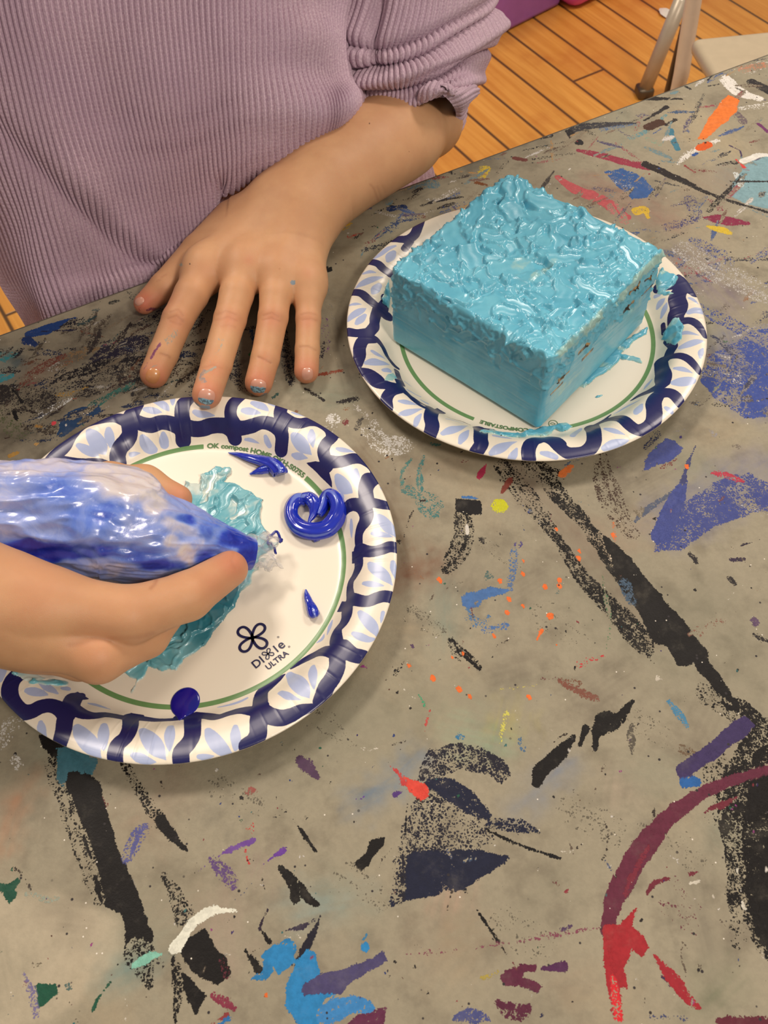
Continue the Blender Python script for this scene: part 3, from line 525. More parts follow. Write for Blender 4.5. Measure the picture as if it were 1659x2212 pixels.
# ---------------------------------------------------------------- paper plates
CROP={'C1':(80,840,4.1475),'C2':(440,840,4.1475),'C3':(640,1040,5.53),'C4':(0,1360,4.1475),'C5':(380,1380,4.1475),'D1':(740,450,4.915),'D2':(860,800,4.74),'D3':(1160,780,4.484),'D4':(1340,540,7.374)}
_pr=np.array([(0,.0020),(.074,.0020),(.0785,.0021),(.0815,.0030),(.0845,.0055),(.0875,.0088),(.0905,.0117),(.0935,.0134),(.097,.0145),(.1015,.0153),(.1055,.0156),(.1075,.0153),(.1083,.0148)])
_rr=np.concatenate([np.linspace(0,.072,16,endpoint=False),np.linspace(.072,.1083,92)])
def _smooth_profile():
    x=np.linspace(0,.1083,1200); z=np.interp(x,_pr[:,0],_pr[:,1]); k=np.hanning(61);k/=k.sum(); z2=np.convolve(np.pad(z,30,mode='edge'),k,'valid'); z2[-25:]=z[-25:]; return x,z2
PX_,PZ_=_smooth_profile()
def pz(r): return np.interp(r,PX_,PZ_)
_sa=np.concatenate([[0],np.cumsum(np.hypot(np.diff(PX_),np.diff(PZ_)))])
def arc(r): return np.interp(r,PX_,_sa)
PC={1:np.array([-.1025,.2474]),2:np.array([.0900,.4082])}
def onplate(k,x,y):
    """photo pixel -> point on the surface of plate k"""
    z=np.full(np.shape(x),.012)
    for _ in range(25):
        p=at(x,y,z); r=np.hypot(p[...,0]-PC[k][0],p[...,1]-PC[k][1]); z=.5*z+.5*pz(np.minimum(r,.1083))
    return p
def chart(k,p):
    d=p[...,:2]-PC[k]; r=np.hypot(d[...,0],d[...,1]); return d*(arc(np.minimum(r,.1083))/np.maximum(r,1e-9)*np.where(r>.1083,r/.1083,1))[...,None]
def crop(c,pts):
    ox,oy,s=CROP[c]; return [(ox+q[0]/s,oy+q[1]/s)+((q[2]/s,) if len(q)>2 else ()) for q in pts]
def stroke_field(k,D,XY,c,pts,w=None,fac=1.):
    """lower the signed distance field D at chart points XY by a stroke traced on the photo"""
    q=crop(c,pts); q=[t if len(t)>2 else t+(w/CROP[c][2],) for t in q]
    P=chart(k,onplate(k,np.array([t[0] for t in q]),np.array([t[1] for t in q])))
    R=np.array([t[2]/2/ (FPX*.72/np.linalg.norm(onplate(k,t[0],t[1])-CAM)*1.22)*fac for t in q])
    n=max(8,len(q)*5); P=spline(P,n) if len(q)>2 else np.linspace(P[0],P[1],n); R=np.maximum(spline(R[:,None],n)[:,0],.00015) if len(q)>2 else np.linspace(R[0],R[1],n)
    lo=P.min(0)-R.max()-.004; hi=P.max(0)+R.max()+.004
    m=np.where(((XY>lo)&(XY<hi)).all(1))[0]
    if len(m)==0: return
    d,_,_=_segd(XY[m,0],XY[m,1],P,R); D[m]=np.minimum(D[m],d)
def poly_field(k,D,XY,c,pts):
    q=crop(c,pts); P=chart(k,onplate(k,np.array([t[0] for t in q]),np.array([t[1] for t in q])))
    m=np.where(((XY>P.min(0)-.004)&(XY<P.max(0)+.004)).all(1))[0]
    if len(m)==0: return
    X=XY[m,0];Y=XY[m,1]; d,_,_=_segd(X,Y,P,None,True); ins=np.zeros(X.shape,bool)
    for i in range(len(P)):
        a,b=P[i],P[(i+1)%len(P)]; cc=((a[1]>Y)!=(b[1]>Y)); ins^=cc&(X<(b[0]-a[0])*(Y-a[1])/((b[1]-a[1]) or 1e-12)+a[0])
    D[m]=np.minimum(D[m],np.where(ins,-d,d))
NAVY={1:[('C1',[(100,650,60),(170,590,90),(240,520,100),(310,430,90),(420,335,70),(560,292,66),(700,262,74),(800,290,90),(850,300,100)]),
('C1',[(890,160),(845,235),(825,300),(832,400),(800,465),(745,530),(722,600),(728,665)],102),('C1',[(850,275),(930,310),(1020,325),(1110,300),(1200,310),(1280,350),(1305,400),(1310,462)],100),
('C1',[(1365,75),(1310,140),(1298,230),(1320,330)],100),('C1',[(1300,330),(1400,357),(1480,358),(1560,330),(1680,328)],104),('C1',[(150,640,90),(300,650,60),(430,680,80),(560,670,70),(660,700,50)]),
('C2',[(160,325,100),(220,345,105),(262,390,100),(280,445,95)]),('C2',[(325,70),(255,140),(242,240),(290,330)],84),('C2',[(240,340),(350,350),(430,330),(520,300),(610,315),(680,370),(702,440),(695,548)],98),
('C2',[(700,150),(685,215),(700,290),(700,360)],90),('C2',[(700,240),(790,295),(870,305),(950,288),(1040,305),(1130,365),(1150,430),(1095,490),(1072,560),(1095,650),(1110,700)],86),
('C2',[(1100,645),(1170,655),(1250,650),(1340,625),(1430,640),(1530,705),(1550,790),(1480,860),(1455,930),(1465,1050)],92),('C2',[(1080,345,40),(1200,420,50)]),
('C3',[(860,-30),(830,60),(830,150),(850,260)],135),('C3',[(830,235),(940,262),(1060,288),(1185,295)],98),
('C3',[(580,350,100),(630,290,130),(710,275,125),(790,310,130),(836,390,135),(825,470,130),(775,550,115),(745,640,100),(745,740,95),(760,830,80),(745,930,105),(742,1020,108),(700,1120,90),(655,1200,85),(640,1290,90),(645,1400,110),(610,1500,140),(600,1600,130),(560,1690,120),(490,1780,120),(470,1870,140),(500,1980,130)]),
('C3',[(740,800),(830,832),(930,838),(1040,810),(1120,785),(1240,805)],118),('C3',[(650,1400),(760,1425),(860,1430),(960,1392),(1050,1372),(1160,1392)],122),
('C3',[(490,1960,130),(600,2040,130),(700,2085,130),(800,2090,130)]),('C3',[(480,1990,100),(400,2010,90),(310,2020,100),(200,2080,90),(110,2130,60),(20,2190,24)]),('C3',[(470,2000),(470,2100),(480,2225)],125),
('C5',[(1500,60,100),(1580,130,100),(1670,150,90)]),('C5',[(1435,90),(1445,180),(1440,260),(1400,350),(1350,420),(1320,500),(1300,560)],112),('C5',[(1440,130,110),(1360,112,90),(1290,120,80),(1200,165,66),(1120,210,44),(1030,265,16)]),
('C5',[(975,318,10),(920,362,44),(835,430,74),(765,500,100),(755,580,112)]),('C5',[(750,610,100),(830,680,120),(930,705,118),(1030,680,100),(1120,635,84),(1210,615,60)]),('C5',[(760,610),(740,700),(738,780),(735,850),(700,915),(640,960)],118),
('C5',[(740,650,100),(660,640,90),(590,640,92),(480,665,80),(380,700,80),(290,695,80),(180,675,40)]),('C5',[(290,700,50),(150,705,42),(0,705,34)]),('C5',[(150,710),(150,840),(115,930),(50,1010),(48,1110)],112),
('C4',[(-30,160,90),(60,170,90),(120,210,60)]),('C4',[(180,300,30),(250,350,50)]),('C4',[(190,380),(110,460),(85,560),(115,660),(190,735),(280,735),(370,692),(460,680),(540,710),(600,780)],104),
('C4',[(600,740),(580,830),(572,900),(550,980),(525,1050)],104),('C4',[(730,590,50),(670,610,100),(640,660,110),(630,730,110),(600,790,60)]),('C4',[(650,700,110),(750,755,90),(850,770,70),(950,762,66),(1080,785,60),(1170,800,60)]),
('C4',[(1170,790),(1165,880),(1130,960),(1060,1030),(1035,1100),(1035,1195)],104),('C4',[(1170,790,60),(1280,800,60),(1450,812,40),(1670,792,34)])],
2:[('D1',[(540,335),(680,330),(760,285),(800,200),(825,140)],78),('D1',[(720,350),(660,430)],60),('D1',[(290,570),(380,590),(430,640),(500,690)],72),('D1',[(105,890),(200,900),(270,960),(340,1020),(400,1060),(450,1000)],78),('D1',[(450,960),(450,1050),(430,1120),(490,1150)],80),
('D1',[(370,1090),(345,1180),(340,1250),(290,1310),(240,1380)],92),('D1',[(50,1310),(150,1322),(260,1315)],90),('D1',[(310,1385),(220,1400),(180,1480),(180,1560),(150,1660)],100),('D1',[(290,1370,80),(370,1400,70),(430,1480,56),(480,1580,50),(540,1660,50),(590,1700,30)]),
('D1',[(180,1730,70),(270,1750,100),(340,1810,130),(400,1860,120),(500,1880,90),(600,1890,70)]),('D1',[(575,1730,60),(600,1800,64),(640,1870,50)]),('D1',[(590,1925),(510,1955),(465,2030),(475,2130)],100),('D1',[(600,1900,60),(680,1960,50),(760,2040,44),(860,2110,40),(930,2130,60)]),
('D2',[(355,400),(335,470),(350,560),(340,620),(310,700)],112),('D2',[(0,110,60),(60,210,50),(160,290,40),(280,360,36),(360,410,50)]),('D2',[(835,600),(845,690),(850,760),(790,860)],114),('D2',[(850,590,16),(980,610,16)]),('D2',[(500,475,8),(640,520,8),(740,560,6)]),('D2',[(1340,930),(1335,810),(1380,725),(1470,692),(1570,695),(1650,750)],112),
('D3',[(-10,765),(60,752),(150,772),(220,832),(290,880),(380,888),(480,868),(548,790),(550,690),(530,640)],108),('D3',[(530,640,70),(620,590,30),(715,520,10)]),('D3',[(600,605,30),(720,560,84),(820,560,90),(900,620,100),(970,660,104),(1060,650,110),(1125,590,110),(1138,500,110),(1130,400,110),(1170,325,110),(1260,305,96),(1330,330,90),(1390,410,80)]),
('D3',[(905,385,8),(1000,330,44),(1100,285,70),(1195,235,100),(1225,160,118),(1210,90,110),(1200,10,100)]),('D4',[(560,1890,10),(650,1800,60),(740,1730,84),(850,1690,92),(970,1690,100),(1080,1740,100),(1180,1840,90),(1260,1950,80)]),('D4',[(690,1830,100),(660,1950,170),(670,2050,190),(690,2120,150)]),
('D4',[(740,1740,110),(790,1620,130),(830,1530,120),(720,1460,60)]),('D4',[(960,1140,110),(1100,1130,105),(1200,1175,100),(1280,1265,84),(1350,1390,60)]),('D4',[(870,1150,180),(880,1040,190),(920,960,190),(930,880,195),(900,780,190),(930,690,170),(1010,620,140),(1100,640,120),(1180,710,100)]),
('D4',[(930,420,60),(1000,500,110),(1060,560,90)]),('D4',[(600,610,120),(800,560,140),(980,540,140)]),('D4',[(680,1190,60),(690,1320,60)])]}
NPOLY={1:[('C2',[(915,660),(1000,648),(1080,665),(1120,700),(1122,740),(1148,830),(1152,892),(1090,830),(1000,740)]),('C3',[(665,835),(770,835),(770,978),(665,980)]),('C3',[(545,1430),(650,1440),(610,1550),(485,1560)]),('C4',[(1170,745),(1290,765),(1302,810),(1170,800)]),('C4',[(600,620),(625,580),(695,555),(803,622),(730,632)])],
2:[('D2',[(330,400),(400,385),(492,440),(400,450)])]}
PET={1:[('C1',[(375,510,50),(430,540,84),(490,570,76),(550,595,8)]),('C1',[(470,385,60),(510,435,126),(560,510,130),(612,588,10)]),('C1',[(642,365,50),(648,420,84),(660,480,60),(655,530,6)]),('C1',[(845,590,44),(880,580,36),(925,575,6)]),('C1',[(950,440,60),(975,490,104),(1010,530,104),(1050,545,60)]),('C1',[(1132,405,40),(1136,460,82),(1142,500,76)]),
('C1',[(965,182,40),(1010,190,66),(1060,200,60),(1120,212,6)]),('C1',[(1060,115,50),(1110,130,70),(1150,160,64),(1185,200,6)]),('C1',[(1215,95,50),(1215,130,30),(1215,150,4)]),('C1',[(1415,205,50),(1460,225,66),(1520,230,56),(1590,240,10)]),
('C2',[(355,190,50),(400,195,76),(450,205,60),(515,215,6)]),('C2',[(440,120,50),(500,140,80),(550,170,50),(580,195,8)]),('C2',[(590,130,30),(640,150,20)]),('C2',[(785,205,12),(840,220,36),(920,245,8)]),('C2',[(375,455,26),(430,460,36),(500,490,6)]),('C2',[(555,430,40),(568,470,56),(590,510,46)]),
('C2',[(805,415,60),(840,455,116),(890,515,116),(965,588,10)]),('C2',[(965,375,40),(965,430,78),(975,490,40),(980,525,6)]),('C2',[(800,592,36),(850,605,70),(930,620,10)]),('C2',[(1195,535,30),(1235,545,50),(1290,555,40),(1355,572,4)]),('C2',[(1195,785,56),(1222,830,110),(1265,885,120),(1330,930,14)]),('C2',[(1362,730,40),(1360,790,80),(1365,840,50),(1360,875,6)]),
('C2',[(1205,962,30),(1235,970,60),(1240,1010,16)]),('C2',[(1590,890,20),(1620,915,36),(1659,950,30)]),
('C3',[(985,420,70),(1030,470,124),(1110,560,140),(1210,660,60)]),('C3',[(910,620,50),(980,630,84),(1070,650,60),(1160,672,6)]),('C3',[(655,455,30),(658,540,60),(660,640,30),(662,675,5)]),('C3',[(1005,80,20),(1040,100,44),(1100,160,8)]),
('C3',[(875,985,60),(930,1035,134),(1040,1120,140),(1150,1245,12)]),('C3',[(1155,970,60),(1165,1050,86),(1185,1170,20)]),('C3',[(805,1215,50),(880,1225,84),(960,1235,66),(1060,1250,6)]),('C3',[(760,1565,66),(815,1625,126),(900,1720,146),(960,1830,50)]),('C3',[(1035,1565,50),(1020,1640,40),(1010,1690,8)]),('C3',[(685,1815,60),(760,1850,104),(860,1885,80),(930,1880,30)]),
('C3',[(430,1660,20),(400,1740,56),(370,1830,16)]),('C3',[(335,1820,10),(310,1880,50),(240,1930,10)]),
('C5',[(1015,320,66),(1070,375,140),(1130,440,140),(1195,528,8)]),('C5',[(1225,250,50),(1225,310,88),(1232,400,50),(1236,455,6)]),('C5',[(935,480,56),(1000,510,76),(1060,530,40),(1120,545,6)]),('C5',[(285,820,60),(325,885,120),(390,965,130),(480,1040,60)]),('C5',[(532,790,50),(532,860,93),(540,940,80),(530,990,30)]),('C5',[(205,1055,40),(260,1060,56),(340,1050,10)]),('C5',[(640,530,20),(540,575,26),(370,615,6)]),
('C4',[(20,290,60),(20,360,76),(0,450,50)]),('C4',[(245,545,50),(300,555,84),(370,570,66),(435,590,6)]),('C4',[(375,485,50),(440,525,84),(510,570,30)]),('C4',[(565,530,44),(605,530,56)]),('C4',[(365,835,40),(375,900,76),(410,980,26)]),('C4',[(690,880,70),(735,945,126),(820,1045,136),(910,1155,8)]),('C4',[(932,860,60),(928,940,98),(932,1040,56),(930,1090,6)]),
('C4',[(1280,905,74),(1335,975,134),(1400,1060,140),(1488,1170,8)]),('C4',[(1528,870,60),(1520,950,96),(1520,1040,56),(1520,1095,6)]),('C4',[(1190,1125,44),(1250,1150,84),(1330,1180,60),(1405,1190,6)]),('C4',[(790,660,18),(860,675,36),(990,715,6)])],
2:[('D1',[(560,400,26),(480,430,56),(400,490,50),(340,530,30)]),('D1',[(545,465,50),(510,510,100),(480,560,40)]),('D1',[(220,690,30),(290,670,46),(350,680,16)]),('D1',[(430,730,10),(320,750,76),(220,790,76),(140,840,16)]),('D1',[(390,815,60),(350,860,94),(320,900,36)]),('D1',[(80,1020,30),(140,1010,40),(200,1015,8)]),('D1',[(250,1060,10),(180,1090,84),(100,1140,76),(60,1190,30)]),('D1',[(238,1130,40),(190,1180,84),(150,1220,46)]),
('D1',[(315,1515,40),(370,1550,56),(450,1600,12)]),('D1',[(255,1640,60),(330,1630,112),(410,1640,80),(500,1660,8)]),('D1',[(440,1720,56),(490,1720,76)]),('D1',[(605,2050,40),(680,2060,74),(800,2090,8)]),('D1',[(610,2190,40),(700,2170,94),(850,2130,10)]),('D1',[(660,1840,20),(730,1890,8)]),('D1',[(690,1930,36),(830,2000,16)]),('D1',[(840,2040,40),(900,2070,40)]),
('D2',[(460,650,60),(550,612,112),(650,580,66),(720,565,6)]),('D2',[(235,450,20),(200,500,64),(180,560,56)]),('D2',[(490,495,16),(560,510,40),(680,545,6)]),('D2',[(720,615,20),(670,680,92),(635,745,46)]),('D2',[(980,670,40),(1060,680,52),(1160,700,8)]),('D2',[(955,850,60),(1040,800,124),(1140,750,60),(1220,730,6)]),('D2',[(1215,800,24),(1180,870,84),(1150,910,64)]),
('D3',[(50,890,50),(110,900,76),(180,925,60)]),('D3',[(425,655,30),(380,690,80),(345,725,56)]),('D3',[(665,655,46),(750,675,66),(855,710,6)]),('D3',[(650,840,60),(740,800,104),(830,775,66),(895,760,6)]),('D3',[(1010,420,36),(980,470,84),(960,505,46)]),('D3',[(1000,375,8),(890,430,34),(740,515,5)]),('D3',[(1250,450,40),(1285,475,60),(1310,500,36)]),('D3',[(1335,70,36),(1410,80,60),(1510,120,6)]),('D3',[(1330,210,70),(1400,203,116),(1480,190,96),(1538,180,10)]),('D3',[(1115,175,10),(1070,230,36),(1030,280,6)]),
('D4',[(1095,770,40),(1160,800,56),(1250,880,6)]),('D4',[(1090,1000,80),(1180,970,120),(1290,985,130)]),('D4',[(970,1335,60),(1060,1320,76),(1260,1370,8)]),('D4',[(960,1555,76),(1080,1510,124),(1200,1470,114),(1300,1460,40)]),('D4',[(1310,1580,30),(1280,1640,84),(1270,1725,36)]),('D4',[(740,845,20),(700,950,94),(650,1080,40)]),('D4',[(715,765,10),(640,840,104),(590,930,50)]),('D4',[(870,1890,46),(970,1900,74),(1150,1965,8)]),('D4',[(560,740,70),(620,720,50)])]}
def glyphs(text,size,bold=.0):
    cu=bpy.data.curves.new('t','FONT'); cu.body=text; cu.size=size; cu.offset=bold; cu.resolution_u=6; cu.fill_mode='FRONT'
    o=bpy.data.objects.new('t',cu); COL.objects.link(o); dg=bpy.context.evaluated_depsgraph_get(); me=bpy.data.meshes.new_from_object(o.evaluated_get(dg))
    V=np.array([v.co[:] for v in me.vertices]); F=[tuple(p.vertices) for p in me.polygons]; bpy.data.objects.remove(o); bpy.data.meshes.remove(me); bpy.data.curves.remove(cu); return V,F
def arc_text(plate,name,text,c,R,th_mid,size,mat,z,sx=.8,bold=0,span=None):
    V,F=glyphs(text,size,bold); V[:,0]*=sx; w=V[:,0].max()-V[:,0].min(); x=V[:,0]-V[:,0].min()-w/2
    if span: x*=span/w
    th=th_mid-x/R; r=R+V[:,1]; W=np.stack([c[0]+r*np.cos(th),c[1]+r*np.sin(th),np.full(len(r),z)],1); k=1 if W[:,0].mean()<0 else 2; W[:,2]=pz(np.hypot(W[:,0]-PC[k][0],W[:,1]-PC[k][1]))+.00028; return mesh(name,W,F,mat,plate,smooth=False)
def ribbon2(P,w,close=True):
    P=np.asarray(P,float); T=np.roll(P,-1,0)-np.roll(P,1,0) if close else np.gradient(P,axis=0); T/=np.linalg.norm(T,axis=1)[:,None]+1e-12
    N=np.stack([-T[:,1],T[:,0]],1); V=np.concatenate([P+N*w/2,P-N*w/2]); n=len(P); F=[(i,(i+1)%n,n+(i+1)%n,n+i) for i in range(n if close else n-1)]; return V,F
def clover(c,L,wd,w,rot0,n=4):
    out=[]
    for k in range(n):
        a=rot0+k*math.pi/2; t=np.linspace(0,2*np.pi,40,endpoint=False); x=L*(1-np.cos(t))/2; y=wd/2*np.sin(t)*(.35+.65*(1-np.cos(t))/2)
        P=np.stack([c[0]+x*math.cos(a)-y*math.sin(a),c[1]+x*math.sin(a)+y*math.cos(a)],1); V,F=ribbon2(P,w); out.append((np.concatenate([V,np.zeros((len(V),1))],1),F))
    return join(out)
def plate_material():
    t=NT('printed_paper_plate'); p=t.pos(); n=t.noise(p,400,3,.6); 
    nv=t.attr('navy'); pt=t.attr('petal'); gr=t.attr('green'); e=.00013
    jit=t.math('MULTIPLY',t.math('SUBTRACT',t.noise(p,900,2),.5),.0003)
    col=t.mix(t.noise(p,14,3),srgb(238,229,210),srgb(232,222,203))
    bl=t.mix(t.noise(p,120,3),srgb(160,174,212),srgb(182,193,222))
    m=t.map(t.math('ADD',pt,jit),e,-e); col=t.mix(m,col,bl)
    m=t.map(t.math('ADD',nv,jit),e,-e); spk=t.map(t.noise(p,1500,2,.7),.62,.8,0,.35); col=t.mix(m,col,t.mix(spk,srgb(22,24,84),srgb(70,74,120)))
    m=t.map(gr,e,-e); col=t.mix(m,col,t.mix(n,srgb(98,138,84),srgb(112,152,96)))
    crease=t.attr('crimp'); h=t.math('ADD',t.math('MULTIPLY',n,.06),crease)
    return t.set(Base_Color=col,Roughness=.34,Normal=t.bump(h,.32,.0006),Specular_IOR_Level=.45,Coat_Weight=.25,Coat_Roughness=.2)
GAP={1:((440,968),(660,1032)),2:((1022,908),(1212,918))}
RING={1:(np.array([.0022,.0022]),.0783),2:(np.array([.0022,.0008]),.0776)}
def plate(k,name,label,mat,inkn,inkg):
    root=empty(name,(PC[k][0],PC[k][1],0),label,'plate','patterned paper plates')
    nt=1260; th=np.arange(nt)*2*np.pi/nt; r=_rr; Rg,Tg=np.meshgrid(r,th,indexing='ij'); nr=len(r)
    z=pz(Rg)+.00022*np.sin(Tg*56+2*np.sin(Tg*5))*np.exp(-((Rg-.088)/.005)**2)+.0005*np.sin(Tg*3+k)*sst(.09,.108,Rg)
    x=PC[k][0]+Rg*np.cos(Tg); y=PC[k][1]+Rg*np.sin(Tg); V=np.stack([x,y,z],-1).reshape(-1,3)
    i=np.arange(nr-1)[:,None]; j=np.arange(nt)[None,:]; j2=(j+1)%nt; F=np.stack([i*nt+j,(i+1)*nt+j,(i+1)*nt+j2,i*nt+j2],-1).reshape(-1,4)
    XY=(np.stack([np.cos(Tg),np.sin(Tg)],-1)*arc(Rg)[...,None]).reshape(-1,2)
    D=np.full(len(XY),.01); Pt=np.full(len(XY),.01)
    for it in NAVY[k]: stroke_field(k,D,XY,*it,fac=1.2)
    for it in NPOLY[k]: poly_field(k,D,XY,*it)
    for it in PET[k]: stroke_field(k,Pt,XY,*it,fac=.9)
    # ring
    off,RR=RING[k]; cc=PC[k]+off; rr=np.hypot(V[:,0]-cc[0],V[:,1]-cc[1]); g=np.abs(rr-RR)-.0013
    a=[onplate(k,*q)[:2]-cc for q in GAP[k]]; a0,a1=[math.atan2(q[1],q[0]) for q in a]
    mid=(a0+a1)/2; half=abs(a0-a1)/2
    if half>math.pi/2: mid+=math.pi; half=math.pi-half
    ang=np.abs((np.arctan2(V[:,1]-cc[1],V[:,0]-cc[0])-mid+np.pi)%(2*np.pi)-np.pi); g=np.maximum(g,(half-ang)*RR)
    cr=(.5+.5*np.cos(Tg*74+np.sin(Tg*11)*2))**14*sst(.083,.087,Rg)*(.5+.5*np.sin(Tg*7+k))
    # underside (offset) closes the sheet
    nb=nr*nt; Vb=V.copy(); Vb[:,2]-=.0006; Vall=np.concatenate([V,Vb]); rim=np.stack([(nr-1)*nt+np.arange(nt),nb+(nr-1)*nt+np.arange(nt),nb+(nr-1)*nt+(np.arange(nt)+1)%nt,(nr-1)*nt+(np.arange(nt)+1)%nt],1)
    Fall=np.concatenate([F,(F+nb)[:,::-1],rim])
    o=mesh('plate_body',Vall,Fall,mat,root); e=np.full(nb,.01)
    for nm,arr in (('navy',D),('petal',Pt),('green',g)): attr(o,nm,np.concatenate([np.clip(arr,-.01,.01),e]))
    attr(o,'crimp',np.concatenate([cr.reshape(-1),e*0]))
    if k==1:
        arc_text(root,'printed_text','OK compost HOME OKH-S0755',cc,RR-.0009,mid-.005,.0034,inkg,pz(.07)+.00025,.8,.00013,span=2*half*RR*.94)
        c0=at(555,1382,.0022)[:2]; u=(at(606,1396,.0022)-at(553,1436,.0022))[:2]; u/=np.linalg.norm(u); w=np.array([-u[1],u[0]]); zz=pz(.05)+.00025
        def place(V,F,nm,ox,oy,mat=inkn):
            W=np.stack([c0[0]+(V[:,0]+ox)*u[0]+(V[:,1]+oy)*w[0],c0[1]+(V[:,0]+ox)*u[1]+(V[:,1]+oy)*w[1],np.full(len(V),zz)],1); return mesh(nm,W,F,mat,root,smooth=False)
        V_,F_=clover((0,0),.0086,.0068,.0014,.785-.52); place(V_,F_,'printed_emblem',-.0010,.0024)
        parts=[]; S_=.0060
        for ch,x0 in (('D',-.0096),('I',-.0049),('I',.0037),('e',.0058)):
            g_=glyphs(ch,S_*(1.16 if ch=='e' else 1),.00009); v=g_[0].copy(); v[:,0]+=x0-v[:,0].min(); parts.append((v,g_[1]))
        cv=clover((-.0004,.0024),.0029,.0022,.0005,.785); parts.append(cv); V_,F_=join(parts); place(V_,F_,'printed_text',0,-.0122)
        V_,F_=glyphs('ULTRA',.0042,.00009); V_[:,0]-=V_[:,0].mean(); place(V_,F_,'printed_text',.0006,-.0168)
        t=np.linspace(0,2*np.pi,14,endpoint=False); ring=np.stack([.0004*np.cos(t),.0004*np.sin(t)],1); V_,F_=ribbon2(ring,.0002); V_=np.concatenate([V_,np.zeros((len(V_),1))],1); place(V_,F_,'printed_mark',.0098,-.0136); place(V_,F_,'printed_mark',.0089,-.0058)
    else:
        arc_text(root,'printed_text','COMPOSTABLE',cc,RR-.0009,mid-.10,.0036,inkg,pz(.07)+.00025,.86,.00014,span=.028)
        q=onplate(k,1195,916); t=np.linspace(0,2*np.pi,30,endpoint=False); A=ribbon2(np.stack([q[0]+.0026*np.cos(t),q[1]+.0026*np.sin(t)],1),.0004)
        t=np.linspace(-1.2,1.2,14); B=ribbon2(np.stack([q[0]+.0016*np.sin(t)-.0004,q[1]+.0014*np.cos(t*1.1)-.0006],1),.00035,False); C_=ribbon2(np.stack([q[0]+.0012*np.sin(t),q[1]-.0010*np.cos(t)+.0004],1),.00035,False)
        V_,F_=join([(np.concatenate([v,np.full((len(v),1),pz(.07)+.00025)],1),f) for v,f in (A,B,C_)]); mesh('printed_emblem',V_,F_,inkg,root,smooth=False)
    return root
# ---------------------------------------------------------------- frosting
def dabs(P,N,H,D,rng,A=1.):
    """palette-knife strokes pressed into height H of surface points P (normals N). D: list of (centre, normal, direction, half width, half length, lift)"""
    for c,n,t,w,L,lift in D:
        t=t-n*(t@n); t/=np.linalg.norm(t)+1e-9; b=np.cross(n,t); q=P-c
        m=np.where((np.abs(q@n)<.007)&((q*q).sum(1)<(L+w+.006)**2)&(N@n>.2))[0]
        if len(m)==0: continue
        q=q[m]; u=q@t; v=q@b+rng.uniform(-.42,.42)*u*u/L+.0006*np.sin(u*700+L*900); wv=w*(.75+.25*np.cos(u/L*1.3))
        ins=sst(1.12,.82,np.abs(v)/wv)*sst(L*1.05,L*.8,np.abs(u)); base=H[m]
        mean=(base*ins).sum()/(ins.sum()+1e-6)
        target=mean*.75+lift*(u/L)*.9-A*.0003+.00005*np.sin(v/w*7+c[0]*900)
        h=base*(1-ins)+target*ins
        edge=np.exp(-((np.abs(v)-wv*1.02)/.0006)**2)*sst(L*1.1,L*.7,np.abs(u))*(.4+.6*(vn(np.stack([u*500,v*30,u*0+c[1]*300],1))))
        lip=np.exp(-((u-L*.98+v*v/w*.35)/.00075)**2)*sst(1.25,.6,np.abs(v)/wv)
        H[m]=h+A*(.0008*edge+.0013*lip*(.3+1.2*rng.random()))
def frosting_mat(name,a,b,pale,deep):
    t=NT(name); p=t.pos(); at_=t.attr('pale'); th=t.attr('thin'); n=t.noise(p,55,5,.6,.6); n2=t.noise(p,240,3)
    col=t.mix(t.map(n,.3,.7),a,b); col=t.mix(t.map(t.math('ADD',at_,t.math('MULTIPLY',t.math('SUBTRACT',n2,.5),.8)),.25,.85,0,.85),col,pale); col=t.mix(t.map(t.attr('deep'),0,1),col,deep)
    wd=t.attr('wood'); col=t.mix(t.map(wd,.4,.6),col,t.mix(t.map(n2,.4,.6),srgb(34,24,18),srgb(176,146,96)))
    fine=t.math('ADD',t.math('MULTIPLY',t.noise(p,500,3,.6),.4),t.math('MULTIPLY',t.noise(p,160,3,.5),.6))
    return t.set(Base_Color=col,Roughness=.33,Normal=t.bump(fine,.22,.0006),Specular_IOR_Level=.55,Subsurface_Weight=.12,Subsurface_Radius=(.002,.004,.005),Subsurface_Scale=.4,Coat_Weight=.2,Coat_Roughness=.14)
BXC=np.array([.0872,.4090]); BXA=math.radians(47.3); BXS=np.array([.1120,.1110]); BXH=.0590; BXZ=.0024
